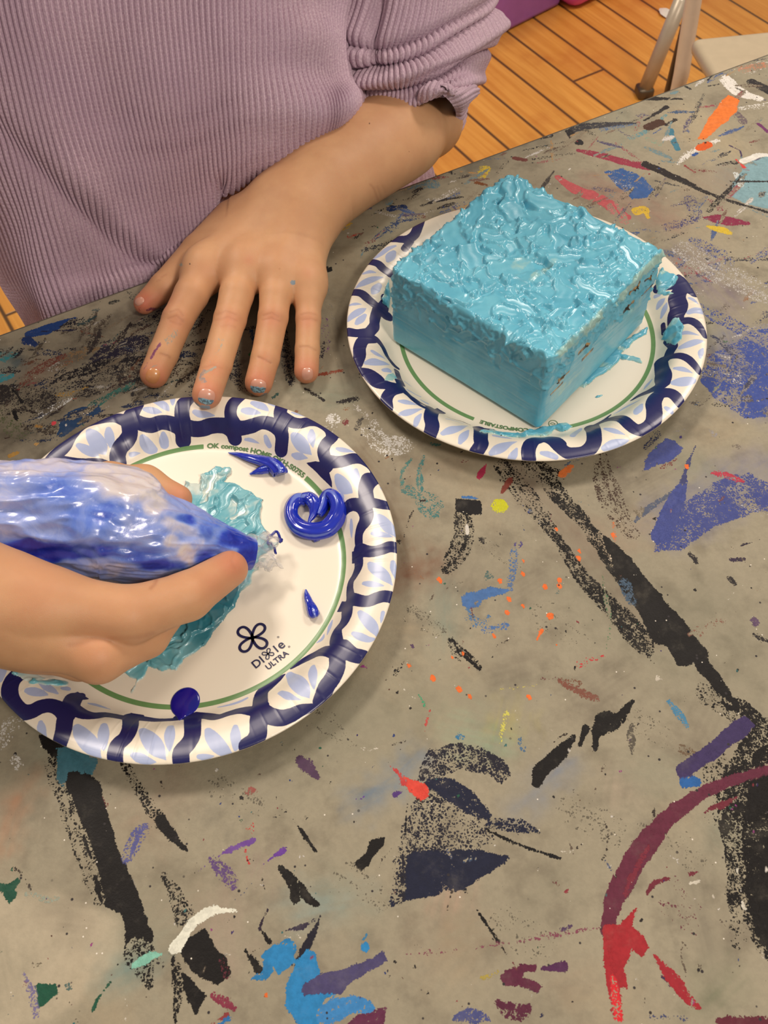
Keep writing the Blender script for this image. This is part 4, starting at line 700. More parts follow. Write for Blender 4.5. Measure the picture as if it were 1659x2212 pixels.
def frosted_box(mat):
    R=rotz(BXA); hs=np.array([BXS[0]/2,BXS[1]/2,BXH/2]); ce=np.array([BXC[0],BXC[1],BXZ+BXH/2]); h=.00075; rnd=.0032
    lo=-hs-.004; n=np.ceil((2*hs+.008)/h).astype(int)+1
    g=[lo[k]+np.arange(n[k])*h for k in range(3)]
    X,Y,Z=np.meshgrid(*g,indexing='ij',sparse=True)
    qx,qy,qz=[np.abs(a)-(s-rnd) for a,s in zip((X,Y,Z),hs)]
    D=np.sqrt(np.maximum(qx,0)**2+np.maximum(qy,0)**2+np.maximum(qz,0)**2)+np.minimum(np.maximum(np.maximum(qx,qy),qz),0)-rnd
    L,F=nets(D.astype(f32),lo,h); L=relax(L,F,2)
    N=vnormals(L,F); side=1-sst(.3,.75,N[:,2]); hz=(L[:,2]+hs[2])/BXH     # 0 bottom .. 1 top
    q_=L+.012*(vn.fbm(L*45+5,2)-.5)[:,None]; H=(vn.fbm(q_*85,3)-.5)*.0060*(1-side)+(vn.fbm(L*90+9,3)-.5)*.0008*side
    H+=side*(vn(np.stack([L[:,0]*20+L[:,1]*20,L[:,1]*3,L[:,2]*900+L[:,0]*120],1))-.5)*.00035
    rg=np.random.default_rng(21); DD=[]
    for i in range(520):
        x,y=rg.uniform(-1,1,2)*hs[:2]; a=rg.normal(1.9,.9); DD.append((np.array([x,y,hs[2]]),np.array([0,0,1.]),np.array([math.cos(a),math.sin(a),0]),rg.uniform(.0022,.0070),rg.uniform(.0045,.015),rg.uniform(-.0018,.0028)))
    for i in range(330):   # sides: mostly high up, and the near left face smooth low down
        f=rg.integers(4); s=rg.uniform(-1,1); zz=1-abs(rg.normal(0,.34)) if f!=0 else rg.uniform(-.9,1)
        if zz<-1: continue
        nn=np.array([(1,0,0),(0,-1,0),(-1,0,0),(0,1,0)][f],float); tt=np.cross(nn,[0,0,1]); c=nn*hs+tt*s*hs[0]+np.array([0,0,1])*zz*hs[2]*.95
        d=tt*rg.normal(0,.7)+np.array([0,0,1])*rg.normal(0,1); DD.append((c,nn,d,rg.uniform(.0015,.004),rg.uniform(.004,.011),rg.uniform(-.0008,.0014)))
    dabs(L,N,H,DD,rg,.95)
    low=side*sst(.36,.1,hz); H=H*(1-.65*low)
    H=H*(1+.3*(1-side)); V=L+N*H[:,None]
    # lifted peaks and curls
    for i in range(70):
        k=rg.integers(len(L))
        if N[k,2]<.1 or (rg.random()<.4 and N[k,2]>.98): continue
        d=np.linalg.norm(L-L[k],axis=1); w=np.exp(-(d/.0016)**1.3); lean=rg.normal(0,1,3); lean[2]=0; V+=(N[k]*.0026+lean*.0011)[None,:]*(w**1.1)[:,None]*rg.uniform(.5,1.5)
    WP=V@R.T+ce; WN=N@R.T
    pale=np.zeros(len(V)); wood=np.zeros(len(V)); deep=np.zeros(len(V))
    # pale, less mixed streaks along the near top edges and corners
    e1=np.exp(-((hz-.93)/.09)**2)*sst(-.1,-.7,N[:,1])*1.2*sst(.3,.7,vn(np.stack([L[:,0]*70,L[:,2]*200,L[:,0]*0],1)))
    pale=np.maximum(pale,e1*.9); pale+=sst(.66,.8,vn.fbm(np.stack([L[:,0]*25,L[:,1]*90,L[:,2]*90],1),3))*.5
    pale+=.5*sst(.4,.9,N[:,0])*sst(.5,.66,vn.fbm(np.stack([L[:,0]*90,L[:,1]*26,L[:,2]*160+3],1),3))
    F2=F; T=BVHTree.FromPolygons([Vector(p) for p in WP],[tuple(int(i) for i in f) for f in F2])
    for x,y,rx,ry,dr in [(1263,750,7,3,1),(1270,764,8,3,1),(1222,812,12,4,1),(1362,663,11,4,1),(1376,622,9,3,0),(1400,625,12,2,0),(1408,597,8,2,0),(1205,837,5,2,1)]:
        d=ray(x,y); hit=T.ray_cast(Vector(CAM),Vector(d).normalized())
        if hit[0] is None: continue
        q=WP-np.array(hit[0]); fw=R@np.array([0,1.,0])*.75+np.array([0,0,.65]); fw/=np.linalg.norm(fw); nn=R@np.array([1.,0,0]); bb=np.cross(nn,fw)
        m=np.exp(-(((q@fw)/(rx/3600))**2+((q@bb)/(ry/2600))**2)); m[np.abs(q@nn)>.006]=0; wood=np.maximum(wood,m*1.3); V_=nn[None,:]*(-.0016*np.minimum(m*1.4,1))[:,None]; WP=WP+V_; deep=np.maximum(deep,m*.9*dr*(m<.7))
    root=empty('frosted_box',(ce[0],ce[1],BXZ),'square box coated in light turquoise frosting standing on the paper plate','box')
    o=mesh('frosting_coat',WP,F,mat,root); attr(o,'pale',pale); attr(o,'wood',wood); attr(o,'deep',deep*0); attr(o,'thin',pale*0)
    core=simple('raw_wood',srgb(176,146,104),.7); V_,F_=box(ce,(BXS[0]-.015,BXS[1]-.015,BXH-.014),R,.001); mesh('wooden_core',V_,F_,core,root,smooth=False)
    return root
def smear(k,name,label,px,mat,th=.0012,seed=1,nd=40,amp=1.,deep=None,dirn=None,group=None,z0=0.,holes=.0,cat='frosting'):
    """frosting spread on plate k inside the outline traced on the photo"""
    w=onplate(k,np.array([p[0] for p in px],float),np.array([p[1] for p in px],float)); P=w[:,:2]; g=.00055
    lo=P.min(0)-.002; hi=P.max(0)+.002; xs=np.arange(lo[0],hi[0],g); ys=np.arange(lo[1],hi[1],g); X,Y=np.meshgrid(xs,ys,indexing='ij')
    d,_,_=_segd(X,Y,P,None,True); ins=np.zeros(X.shape,bool)
    for i in range(len(P)):
        a,b=P[i],P[(i+1)%len(P)]; cc=((a[1]>Y)!=(b[1]>Y)); ins^=cc&(X<(b[0]-a[0])*(Y-a[1])/((b[1]-a[1]) or 1e-12)+a[0])
    sd=np.where(ins,d,-d)+(vn.fbm(np.stack([X*260,Y*260,X*0+seed],-1),3)-.55)*.0026
    rg=np.random.default_rng(seed); H=th*(.5+vn.fbm(np.stack([X*90,Y*90,X*0+seed*3],-1),3)); L=np.stack([X,Y,X*0],-1).reshape(-1,3); N=np.tile([0,0,1.],(len(L),1)); H=H.reshape(-1)
    a0=dirn if dirn is not None else 0; DD=[]
    for i in range(nd):
        c=L[rg.integers(len(L))]
        a=rg.normal(a0,.8); DD.append((c,np.array([0,0,1.]),np.array([math.cos(a),math.sin(a),0]),rg.uniform(.0015,.0045),rg.uniform(.004,.014),rg.uniform(-.001,.0022)*amp))
    dabs(L,N,H,DD,rg,amp*.8); H=H.reshape(X.shape); H=np.maximum(H,.00015)*sst(0,.0011,sd)+.00004
    r=np.hypot(X-PC[k][0],Y-PC[k][1]); Z=pz(np.minimum(r,.1083))+H+z0; Z=np.where(sd<.0002,pz(np.minimum(r,.1083))-.0003+z0*.3,Z)
    keep=sd>-.0003; id_=np.full(X.shape,-1); id_[keep]=np.arange(keep.sum()); q=np.stack([id_[:-1,:-1],id_[1:,:-1],id_[1:,1:],id_[:-1,1:]],-1).reshape(-1,4); q=q[(q>=0).all(1)]
    V=np.stack([X[keep],Y[keep],Z[keep]],1)
    o=mesh(name,V,q,mat); tag(o,label,cat,group); t=sst(.0011,.0002,H[keep]); st=sst(.42,.66,vn.fbm(np.stack([X[keep]*60+Y[keep]*60,Y[keep]*110-X[keep]*80,X[keep]*0+2],1),3)); attr(o,'pale',np.clip(t*.6+st*.55,0,1)); attr(o,'thin',t); attr(o,'wood',t*0); dp=t*0
    if deep is not None:
        c=onplate(k,deep[0],deep[1])[:2]; dp=sst(deep[2],deep[2]*.4,np.hypot(V[:,0]-c[0],V[:,1]-c[1]))*.75
    attr(o,'deep',dp); return o
def squeeze(k,name,label,paths,mat,group):
    """piped strands lying on plate k; a path is rows of (px, py, radius in mm, height in mm)"""
    parts=[];uv=[]
    for pts in paths:
        p=onplate(k,np.array([q[0] for q in pts],float),np.array([q[1] for q in pts],float)); p[:,2]+=np.array([q[3] for q in pts])/1000
        n=len(pts)*10; P=spline(p,n); R=np.maximum(spline(np.array([[q[2]/1000] for q in pts]),n)[:,0],.0002); m=26
        V,F=tube(P,R,m); a=np.tile(np.arange(m)/m*2*np.pi,n); s=np.repeat(np.arange(n)/n,m); rr=np.repeat(R,m)
        c=np.repeat(P,m,0); V=c+(V-c)*(1+.07*np.sin(a*3+s*3)+.09*np.sin(a*7+s*5)+.06*(vn(np.stack([s*30,a*1.5,a*0],1))-.5))[:,None]; V[:,2]=np.maximum(V[:,2],.0021); parts.append((V,F)); uv.append(np.stack([a,s],1))
    V,F=join(parts); o=mesh(name,V,F,mat); tag(o,label,'frosting',group); uv=np.concatenate(uv); attr(o,'streak',sst(.45,.72,vn(np.stack([np.cos(uv[:,0])*2.3,np.sin(uv[:,0])*2.3,uv[:,1]*2.6+7],1)))); return o
# ---------------------------------------------------------------- the person: skin
def proj(P):
    d=np.asarray(P)-CAM; w=d@FW; return np.stack([W_/2+FPX*(d@RI)/w,H_/2-FPX*(d@UP)/w],-1)
def J(*q):   # (px,py,z,r) rows -> joints
    return [(at(x,y,z),r) for x,y,z,r in q]
def prims(j,fl=None): return [(j[i][0],j[i+1][0],j[i][1],j[i+1][1])+((fl,) if fl else ()) for i in range(len(j)-1)]
ZUP=((0,0,1),.8)
def left_arm():
    h=.0008
    idx=J((442,584,.0235,.0106),(413,637,.0235,.0101),(384,690,.0200,.0090),(353,765,.0125,.0085),(333,808,.0085,.0081))
    mid=J((526,580,.0260,.0106),(511,636,.0255,.0100),(497,690,.0220,.0093),(468,787,.0195,.0086),(447,852,.0232,.0080))
    rng_=J((600,592,.0250,.0100),(595,640,.0245,.0092),(590,686,.0210,.0086),(573,774,.0130,.0081),(559,826,.0085,.0079))
    pin=J((662,615,.0205,.0092),(666,652,.0195,.0080),(666,690,.0160,.0072),(664,756,.0110,.0070),(662,802,.0078,.0070))
    thb=J((505,480,.0210,.0145),(430,545,.0170,.0115),(354,620,.0125,.0090),(312,656,.0085,.0068))
    arm=J((638,440,.0300,.0270),(700,392,.0320,.0280),(790,330,.0320,.0295),(855,292,.0270,.0292),(908,264,.0080,.0262))
    arm.append((arm[-1][0]*.5+SHL*.5,.0290))
    allp=[p for c in (idx,mid,rng_,pin,thb,arm) for p,_ in c]; A=np.array(allp)
    F=Field(A.min(0)-.04,A.max(0)+.045,h)
    pal=[(at(580,462,.028),idx[0][0],.0150,.0110),(at(615,462,.030),mid[0][0],.0155,.0115),(at(645,475,.030),rng_[0][0],.0150,.0108),(at(665,500,.026),pin[0][0],.0145,.0100),
         (at(560,500,.022),at(470,560,.020),.016,.010),(at(640,560,.018),at(520,560,.018),.012,.012)]
    sl,D=chain(F,prims(arm,ZUP),.02); F.D[sl]=np.minimum(F.D[sl],D)
    sl,D=chain(F,pal,.012,F.D,.022); F.D[sl]=np.minimum(F.D[sl],D); base=F.D.copy()
    kn=[(idx,.0010),(mid,.0012),(rng_,.0010),(pin,.0008)]
    for j,e in kn:
        pr=prims(j); b=j[2][0]; pr+= [(b+[0,0,.0005],b+[0,0,.0006],j[2][1]*.95,j[2][1]*.95)]
        sl,D=chain(F,[(p[0],p[1],p[2]+.0004,p[3]+.0004) for p in pr],.0015,base,.0085); F.D[sl]=np.minimum(F.D[sl],D)
    for j,_ in kn:     # raised knuckles
        a=j[0][0]+np.array([0,0,.0012]); sl,D=chain(F,[(a,a+np.array([0,.004,0]),j[0][1]*.86,j[0][1]*.8)],.003,F.D.copy(),.014); F.D[sl]=np.minimum(F.D[sl],D)
    sl,D=chain(F,prims(thb),.002,base,.014); F.D[sl]=np.minimum(F.D[sl],D)
    # tendon lines from the knuckles to the wrist
    for j,w in ((idx,at(600,470,.034)),(mid,at(622,472,.035)),(rng_,at(645,482,.034))):
        a=j[0][0]+np.array([0,0,.0068]); b=w+np.array([0,0,.0045]); sl,D=chain(F,[(a,b,.0028,.0022)],.003,F.D.copy(),.010); F.D[sl]=np.minimum(F.D[sl],D)
    V,Q=nets(F.D,F.lo,h); V=relax(V,Q,5); V[:,2]=np.where(proj(V)[:,0]<760,np.maximum(V[:,2],.0004),V[:,2])
    return V,Q,arm
def right_arm():
    h=.0008
    idx=J((95,1306,.0560,.0148),(280,1329,.0480,.0131),(405,1288,.0400,.0113),(496,1229,.0300,.0090))
    mid=J((70,1360,.0470,.0140),(212,1415,.0400,.0125),(315,1372,.0310,.0105),(370,1310,.0250,.0090))
    rg_=J((50,1370,.0370,.0130),(175,1415,.0300,.0115),(270,1360,.0240,.0100),(320,1300,.0220,.0088))
    thb=J((-40,1160,.0450,.0170),(110,1060,.0440,.0120),(238,1036,.0430,.0080),(312,1047,.0430,.0090),(384,1078,.0400,.0073))
    wr=at(-210,1270,.068); A=np.array([p for c in (idx,mid,rg_,thb) for p,_ in c]+[wr]); F=Field(A.min(0)-.05,A.max(0)+.03,h)
    pal=[(at(-120,1235,.062),at(20,1262,.058),.016,.013),(wr,idx[0][0],.024,.0150),(wr,mid[0][0],.024,.0150),(wr-[0,0,.012],rg_[0][0],.022,.0130),(at(-130,1230,.06),at(-20,1290,.058),.020,.016)]
    sl,D=chain(F,pal,.014); F.D[sl]=np.minimum(F.D[sl],D); base=F.D.copy()
    for j in (idx,mid,rg_):
        sl,D=chain(F,prims(j),.003,base,.012); F.D[sl]=np.minimum(F.D[sl],D)
    sl,D=chain(F,prims(thb),.006,base,.016); F.D[sl]=np.minimum(F.D[sl],D)
    el=np.array([-.335,.345,.09]); sl,D=chain(F,[(wr,wr+(el-wr)*.35,.0245,.028)],.01,F.D.copy(),.012); F.D[sl]=np.minimum(F.D[sl],D)
    V,Q=nets(F.D,F.lo,h); V=relax(V,Q,5); return V,Q,wr,el
SHL=atc(905,-240,.665); SHR=np.array([-.300,.560,.265])
def person():
    root=empty('person',(-.14,.62,-.73),'person in lilac ribbed sweater, one hand flat on table, other squeezing piping bag','person')
    V1,Q1,arm=left_arm(); V2,Q2,wr,el=right_arm()
    # rest of the body, inside the clothes, coarser
    e=arm[-1][0]; hip=np.array([-.150,.680,-.06]); ch=(SHL+SHR)/2+[0,.03,-.03]
    P=[(arm[-2][0],e,.018,.022),(e,SHL,.022,.034),(wr+(el-wr)*.2,el,.0255,.033),(el,SHR,.033,.040),(SHL,SHR,.040,.040),(ch,ch+[0,.01,-.10],.075,.085),(ch+[0,.0,-.05],hip+[0,.02,0],.085,.085),(hip+[-.05,0,0],hip+[.05,.02,0],.075,.075),(ch,ch+[0,-.01,.13],.034,.032)]
    P+= [(hip+[s*.06*.89,s*.06*.45,0],hip+[s*.06*.89,s*.06*.45,-.32],.06,.045) for s in (-1,1)]+[(hip+[s*.06*.89,s*.06*.45,-.32],hip+[s*.06*.89,s*.06*.45,-.63],.045,.032) for s in (-1,1)]
    A=np.array([p[0] for p in P]+[p[1] for p in P]); F=Field(A.min(0)-.1,A.max(0)+.1,.006); sl,D=chain(F,P,.03,m=.05); F.D[sl]=np.minimum(F.D[sl],D); V3,Q3=nets(F.D,F.lo,.006); V3=relax(V3,Q3,3)
    # head, bowed over the table (above the picture)
    hc=ch+[0,-.035,.215]; hf=-EN*.80+np.array([0,0,-.60]); hf/=np.linalg.norm(hf); hr=ED.copy(); hu=np.cross(hr,hf); hu=hu if hu[2]>0 else -hu
    L_=lambda a,b,c: hc+hr*a+hu*b+hf*c
    HP=[(L_(0,.012,-.012),L_(0,.0,.018),.079,.072),(L_(0,-.03,.03),L_(0,-.062,.045),.050,.027),(L_(-.022,-.045,.03),L_(.022,-.045,.03),.036,.036),(L_(0,-.02,-.02),ch+[0,-.01,.07],.042,.036),
        (L_(0,.004,.084),L_(0,-.022,.096),.005,.0095),(L_(-.028,.017,.074),L_(.028,.017,.074),.012,.012)]
    FH=Field(hc-.14,hc+.14,.0028); sl,D=chain(FH,HP,.018); FH.D[sl]=np.minimum(FH.D[sl],D)
    for s_ in (-1,1):
        sl,D=chain(FH,[(L_(s_*.074,.006,-.004),L_(s_*.078,-.022,.002),.012,.008)],.004,FH.D.copy(),.006); FH.D[sl]=np.minimum(FH.D[sl],D)
        sl,ax=FH.sub(L_(s_*.029,-.002,.082)-.02,L_(s_*.029,-.002,.082)+.02); FH.D[sl]=np.maximum(FH.D[sl],-sd_cone(ax,L_(s_*.024,-.001,.083),L_(s_*.034,-.001,.080),.009,.009))
    sl,D=chain(FH,[(L_(-.014,-.047,.073),L_(.014,-.047,.073),.0055,.0055),(L_(-.011,-.055,.071),L_(.011,-.055,.071),.006,.006)],.001,FH.D.copy(),.004); FH.D[sl]=np.minimum(FH.D[sl],D)
    V4,Q4=nets(FH.D,FH.lo,.0028); V4=relax(V4,Q4,2)
    V=np.concatenate([V1,V2,V3,V4]); Q=np.concatenate([Q1,Q2+len(V1),Q3+len(V1)+len(V2),Q4+len(V1)+len(V2)+len(V3)]); n1,n2=len(V1),len(V2)
    ey=simple('eye',srgb(58,40,30),.15)
    for s_ in (-1,1):
        v_,f_=tube([L_(s_*.029,-.001,.0655),L_(s_*.029,-.001,.067),L_(s_*.029,-.001,.0745),L_(s_*.029,-.001,.0775)],[.004,.0088,.0075,.002],16,upv=hu); mesh('eye',v_,f_,ey,root)
    hm=NT('brown_hair'); hn=hm.noise(hm.n('Mapping',{'Vector':hm.pos(),'Scale':(1,1,.08)}),220,4,.6); hm=hm.set(Base_Color=hm.mix(hn,srgb(46,30,20),srgb(96,66,42)),Roughness=.45,Normal=hm.bump(hn,.6,.003))
    FB=Field(hc-.20,hc+.15,.004); HB=[(L_(0,.026,-.022),L_(0,.03,.004),.086,.078),(L_(0,-.01,-.055),L_(0,-.09,-.075),.058,.034),(L_(-.066,.0,-.02),L_(-.060,-.085,-.025),.026,.014),(L_(.066,.0,-.02),L_(.060,-.085,-.025),.026,.014)]
    sl,D=chain(FB,HB,.02,m=.03); FB.D[sl]=np.minimum(FB.D[sl],D); V5,Q5=nets(FB.D,FB.lo,.004); V5=relax(V5,Q5,2); V5+=vnormals(V5,Q5)*((vn(np.stack([V5@hr*180,V5@hu*12,V5@hf*60],1))-.5)*.005)[:,None]; mesh('hair',V5,Q5,hm,root)
    t=NT('skin'); p=t.pos(); n=t.noise(p,38,4,.6); n2_=t.noise(p,700,3,.6)
    col=t.mix(t.map(n,.35,.7),srgb(198,150,110),srgb(208,161,119)); col=t.mix(t.map(t.noise(p,16,3),.4,.7,0,.4),col,srgb(198,142,106))
    col=t.mix(t.attr('red'),col,srgb(196,112,88)); col=t.mix(t.math('MULTIPLY',t.attr('crease'),.45),col,srgb(150,92,66)); 
    pc=t.n('Attribute',attribute_name='paint',out=None); sc=t.math('ADD',pc.outputs['Alpha'],t.math('MULTIPLY',t.math('SUBTRACT',t.noise(p,620,3,.7),.5),.9)); col=t.mix(t.map(sc,.42,.6,0,.85),col,pc.outputs['Color'])
    wv=t.n('TexVoronoi',{'Vector':p,'Scale':1500},feature='DISTANCE_TO_EDGE'); hh=t.math('ADD',t.math('MULTIPLY',wv,.5),t.math('MULTIPLY',t.attr('crease'),-2.2))
    sk=t.set(Base_Color=col,Roughness=.5,Specular_IOR_Level=.35,Subsurface_Weight=.22,Subsurface_Radius=(.012,.0045,.0022),Subsurface_Scale=.35,Normal=t.bump(hh,.35,.0004))
    o=mesh('body',V,Q,sk,root)
    px=proj(V); red=np.zeros(len(V)); cr=np.zeros(len(V)); pa=np.zeros((len(V),4)); N=vnormals(V,Q); fc=(N*(CAM-V)).sum(1)>0
    def blob(sel,x,y,r,a): 
        q=np.exp(-((px[:,0]-x)**2+(px[:,1]-y)**2)/r**2)*a; q[~sel]=0; return q
    s1=np.zeros(len(V),bool); s1[:n1]=1; s2=np.zeros(len(V),bool); s2[n1:n1+n2]=1
    for x,y,r,a in [(333,815,34,.75),(447,852,38,.8),(465,800,30,.4),(558,830,36,.75),(662,805,32,.7),(497,690,26,.42),(590,688,24,.42),(384,695,24,.3),(665,692,20,.4),(310,655,34,.95),(340,650,26,.6),(355,645,26,.35),(537,562,12,.3),(665,590,14,.2),(442,580,26,.12),(572,776,18,.3)]: red=np.maximum(red,blob(s1,x,y,r,a))
    for x,y,r,a in [(505,1215,44,.55),(460,1260,40,.3),(385,1075,34,.5),(200,1400,60,.2),(60,1300,70,.15)]: red=np.maximum(red,blob(s2,x,y,r,a))
    def line(sel,pts,w,a=1):
        b=np.full(len(V),1e9)
        for (x0,y0),(x1,y1) in zip(pts[:-1],pts[1:]):
            dx,dy=x1-x0,y1-y0; t_=np.clip(((px[:,0]-x0)*dx+(px[:,1]-y0)*dy)/(dx*dx+dy*dy),0,1); b=np.minimum(b,np.hypot(px[:,0]-x0-t_*dx,px[:,1]-y0-t_*dy))
        q=np.exp(-(b/w)**2)*a; q[~(sel&fc)]=0; return q
    Z=lambda *a:[(280+x/3.456,420+y/3.456) for x,y in a]
    for L_,a in [(Z((300,880),(360,860),(400,905)),.5),(Z((285,930),(350,905),(400,950)),.5),(Z((230,1190),(280,1205),(300,1220)),.8),(Z((300,950),(380,975)),.4),
      (Z((650,900),(720,870),(790,900)),.4),(Z((640,940),(730,915),(800,945)),.45),(Z((680,985),(740,975),(790,995)),.3),(Z((540,1295),(620,1270),(690,1300)),.4),(Z((560,1320),(640,1300)),.4),
      (Z((1000,905),(1060,885),(1110,915)),.4),(Z((990,940),(1060,925),(1120,950)),.45),(Z((960,1215),(1010,1235),(1055,1260)),.8),(Z((1280,900),(1330,885),(1390,900)),.4),(Z((1290,940),(1350,930),(1395,945)),.4),(Z((1270,1140),(1330,1135),(1390,1165)),.6),
      (Z((235,620),(255,605),(270,600)),.5),(Z((200,650),(225,640)),.4)]: cr=np.maximum(cr,line(s1,L_,2.6,a))
    for L_,a,w in [([(815,432),(808,410),(800,400)],.5,3),([(822,425),(815,405)],.35,3),([(832,415),(826,402)],.3,3)]: cr=np.maximum(cr,line(s1,L_,w,a))
    for L_,a,w in [([(326,1270),(334,1262),(338,1250)],.9,4),([(150,1395),(210,1382),(300,1377),(330,1370)],.5,6),([(505,1190),(500,1210),(508,1228)],.25,4)]: cr=np.maximum(cr,line(s2,L_,w,a))
    def pt(sel,pts,w,c,a=1):
        q=line(sel,pts,w,a)if len(pts)>1 else blob(sel&fc,pts[0][0],pts[0][1],w,a); m=q>pa[:,3]; pa[m,:3]=np.array(srgb(*c)[:3]); pa[m,3]=q[m]
    gy=(158,160,148); bl=(120,150,165)
    for k in range(7): pt(s1,Z((262+k*15,1080-k*12),(285+k*13,1130-k*16)),3.0,(156,152,138),.62)
    pt(s1,Z((320,1000),(350,1060),(290,1120)),7,(160,155,140),.45); pt(s1,Z((560,1330),(640,1290)),5,gy,.62); pt(s1,Z((560,1320),(530,1360),(560,1390)),9,(138,136,136),.6); pt(s1,Z((640,1190),(680,1140),(700,1090),(660,1080)),5,gy,.52); pt(s1,Z((600,1250),(650,1200)),6,gy,.45); pt(s1,Z((520,1380),(545,1400)),8,(150,150,150),.5)
    pt(s1,Z((470,1555),(520,1585),(590,1590)),6,bl,.75); pt(s1,Z((900,1500),(960,1530),(1020,1500)),7,(104,122,132),.9); pt(s1,Z((930,1470),(1000,1470)),5,(130,172,190),.75); pt(s1,Z((960,1540),(1000,1545)),6,(96,112,124),.9); pt(s1,Z((500,1420),(530,1430)),5,(200,90,90),.4)
    pt(s1,Z((160,1220),(190,1170),(230,1115)),5,(112,40,104),.72); pt(s1,Z((105,1310),(130,1260)),4,(120,50,100),.5); pt(s1,[(633,610)],8,(112,142,158),.8); pt(s1,[(391,572)],6,(148,160,148),.7); pt(s1,[(410,570)],2.5,(60,40,36),.9); pt(s1,[(318,670),(335,667)],7,(100,40,70),.6); pt(s1,[(302,668)],8,(150,40,60),.5); pt(s1,Z((165,1290),(205,1275)),4,(150,150,140),.5)
    pt(s1,[(798,267)],2.5,(90,56,40),.8); pt(s1,[(884,328)],3,(120,70,50),.6); pt(s2,[(345,1084),(372,1078)],8,(130,66,130),.75); pt(s1,[(604,581)],6,(170,120,80),.5)
    attr(o,'red',np.clip(red,0,1)); attr(o,'crease',cr); attr(o,'paint',pa)
    # finger nails
    T=BVHTree.FromPolygons([Vector(q) for q in V[:n1+n2]],[tuple(int(i) for i in f) for f in np.concatenate([Q1,Q2+n1])])
    def nail(x,y,lx,ly,ang,mat,pt_=3.,lift=.00045):
        n=15; P=[];ok=[]
        ca,sa=math.cos(ang),math.sin(ang); g=np.linspace(-1,1,n)
        for a in g:
            for b in g:
                r=(abs(a)**2.6+abs(b)**2.6)**(1/2.6); m=max(abs(a),abs(b)); f=m/r if r>0 else 1
                u,v=a*f*lx,b*f*ly; d=ray(x+u*ca-v*sa,y+u*sa+v*ca); h_=T.ray_cast(Vector(CAM),Vector(d).normalized())
                if h_[0] is None: return
                hp,hn=np.array(h_[0]),np.array(h_[1]); edge=m; P.append(hp+hn*(lift*(1-edge**6)-.0002*edge**8))
        ys=[]; P=np.array(P).reshape(n,n,3)
        for _ in range(2): P[1:-1,1:-1]=(P[:-2,1:-1]+P[2:,1:-1]+P[1:-1,:-2]+P[1:-1,2:])/4*.6+P[1:-1,1:-1]*.4
        o_=mesh('fingernail',P.reshape(-1,3),gridfaces(n,n),mat,root); q_=proj(P.reshape(-1,3)); attr(o_,'tip',sst(y+ly*pt_-5,y+ly*pt_+5,q_[:,1]-(q_[:,0]-x)*.15))
    t=NT('fingernail'); nz=t.noise(t.pos(),420,3); nm=t.set(Base_Color=t.mix(t.map(t.math('ADD',t.attr('tip'),t.math('MULTIPLY',t.math('SUBTRACT',nz,.5),.8)),.4,.6),t.mix(nz,srgb(204,146,124),srgb(212,158,136)),t.mix(t.map(t.noise(t.pos(),700,2),.45,.6),srgb(92,116,128),srgb(136,178,196))),Roughness=.28,Coat_Weight=.4)
    t=NT('stained_fingernail'); nm2=t.set(Base_Color=t.mix(t.noise(t.pos(),130,3),srgb(206,158,104),srgb(198,122,76)),Roughness=.25,Coat_Weight=.4)
    def dirty(name,c): 
        t=NT(name); n=t.noise(t.pos(),260,4,.6); return t.set(Base_Color=t.mix(t.map(n,.5,.62),srgb(206,146,126),c),Roughness=.35,Coat_Weight=.3)
    nail(330,812,17,18,.35,nm2); nail(446,857,20,19,.25,nm,.25); nail(558,834,19,16,.18,nm,.1); nail(664,808,13.5,15,.05,nm); nail(301,651,12,9,-.6,nm)
    nail(525,1207,8,19,-.12,nm)
    return root
# ---------------------------------------------------------------- knitwear
def knit_mat():
    t=NT('lilac_rib_knit'); p=t.pos(); u=t.attr('ru'); v=t.attr('rv')
    fr=t.math('FRACT',u); tri=t.math('ABSOLUTE',t.math('SUBTRACT',fr,.5)); ph=t.math('ADD',t.math('MULTIPLY',v,2*math.pi/.0024),t.math('MULTIPLY',tri,7.))
    st=t.math('MULTIPLY',t.math('SINE',ph),t.map(tri,.48,.3)); valley_shade=t.map(tri,.36,.5); n=t.noise(p,900,4,.7); n2=t.noise(p,24,4)
    col=t.mix(t.map(n,.3,.7),srgb(186,156,174),srgb(220,196,206)); col=t.mix(t.map(n2,.35,.7,0,.35),col,srgb(192,164,186)); col=t.mix(t.map(st,-1,1,.14,0),col,srgb(170,140,160)); col=t.mix(t.math('MULTIPLY',valley_shade,.45),col,srgb(140,110,130))  # shade in the valleys between ribs is mixed into the yarn colour
    col=t.mix(t.map(t.noise(p,2400,2),.64,.72,0,.5),col,srgb(232,216,220))
    h=t.math('ADD',t.math('MULTIPLY',st,.10),t.math('MULTIPLY',n,.7))
    return t.set(Base_Color=col,Roughness=.95,Specular_IOR_Level=.12,Sheen_Weight=.35,Sheen_Roughness=.6,Sheen_Tint=srgb(220,205,220),Normal=t.bump(h,.75,.0011))
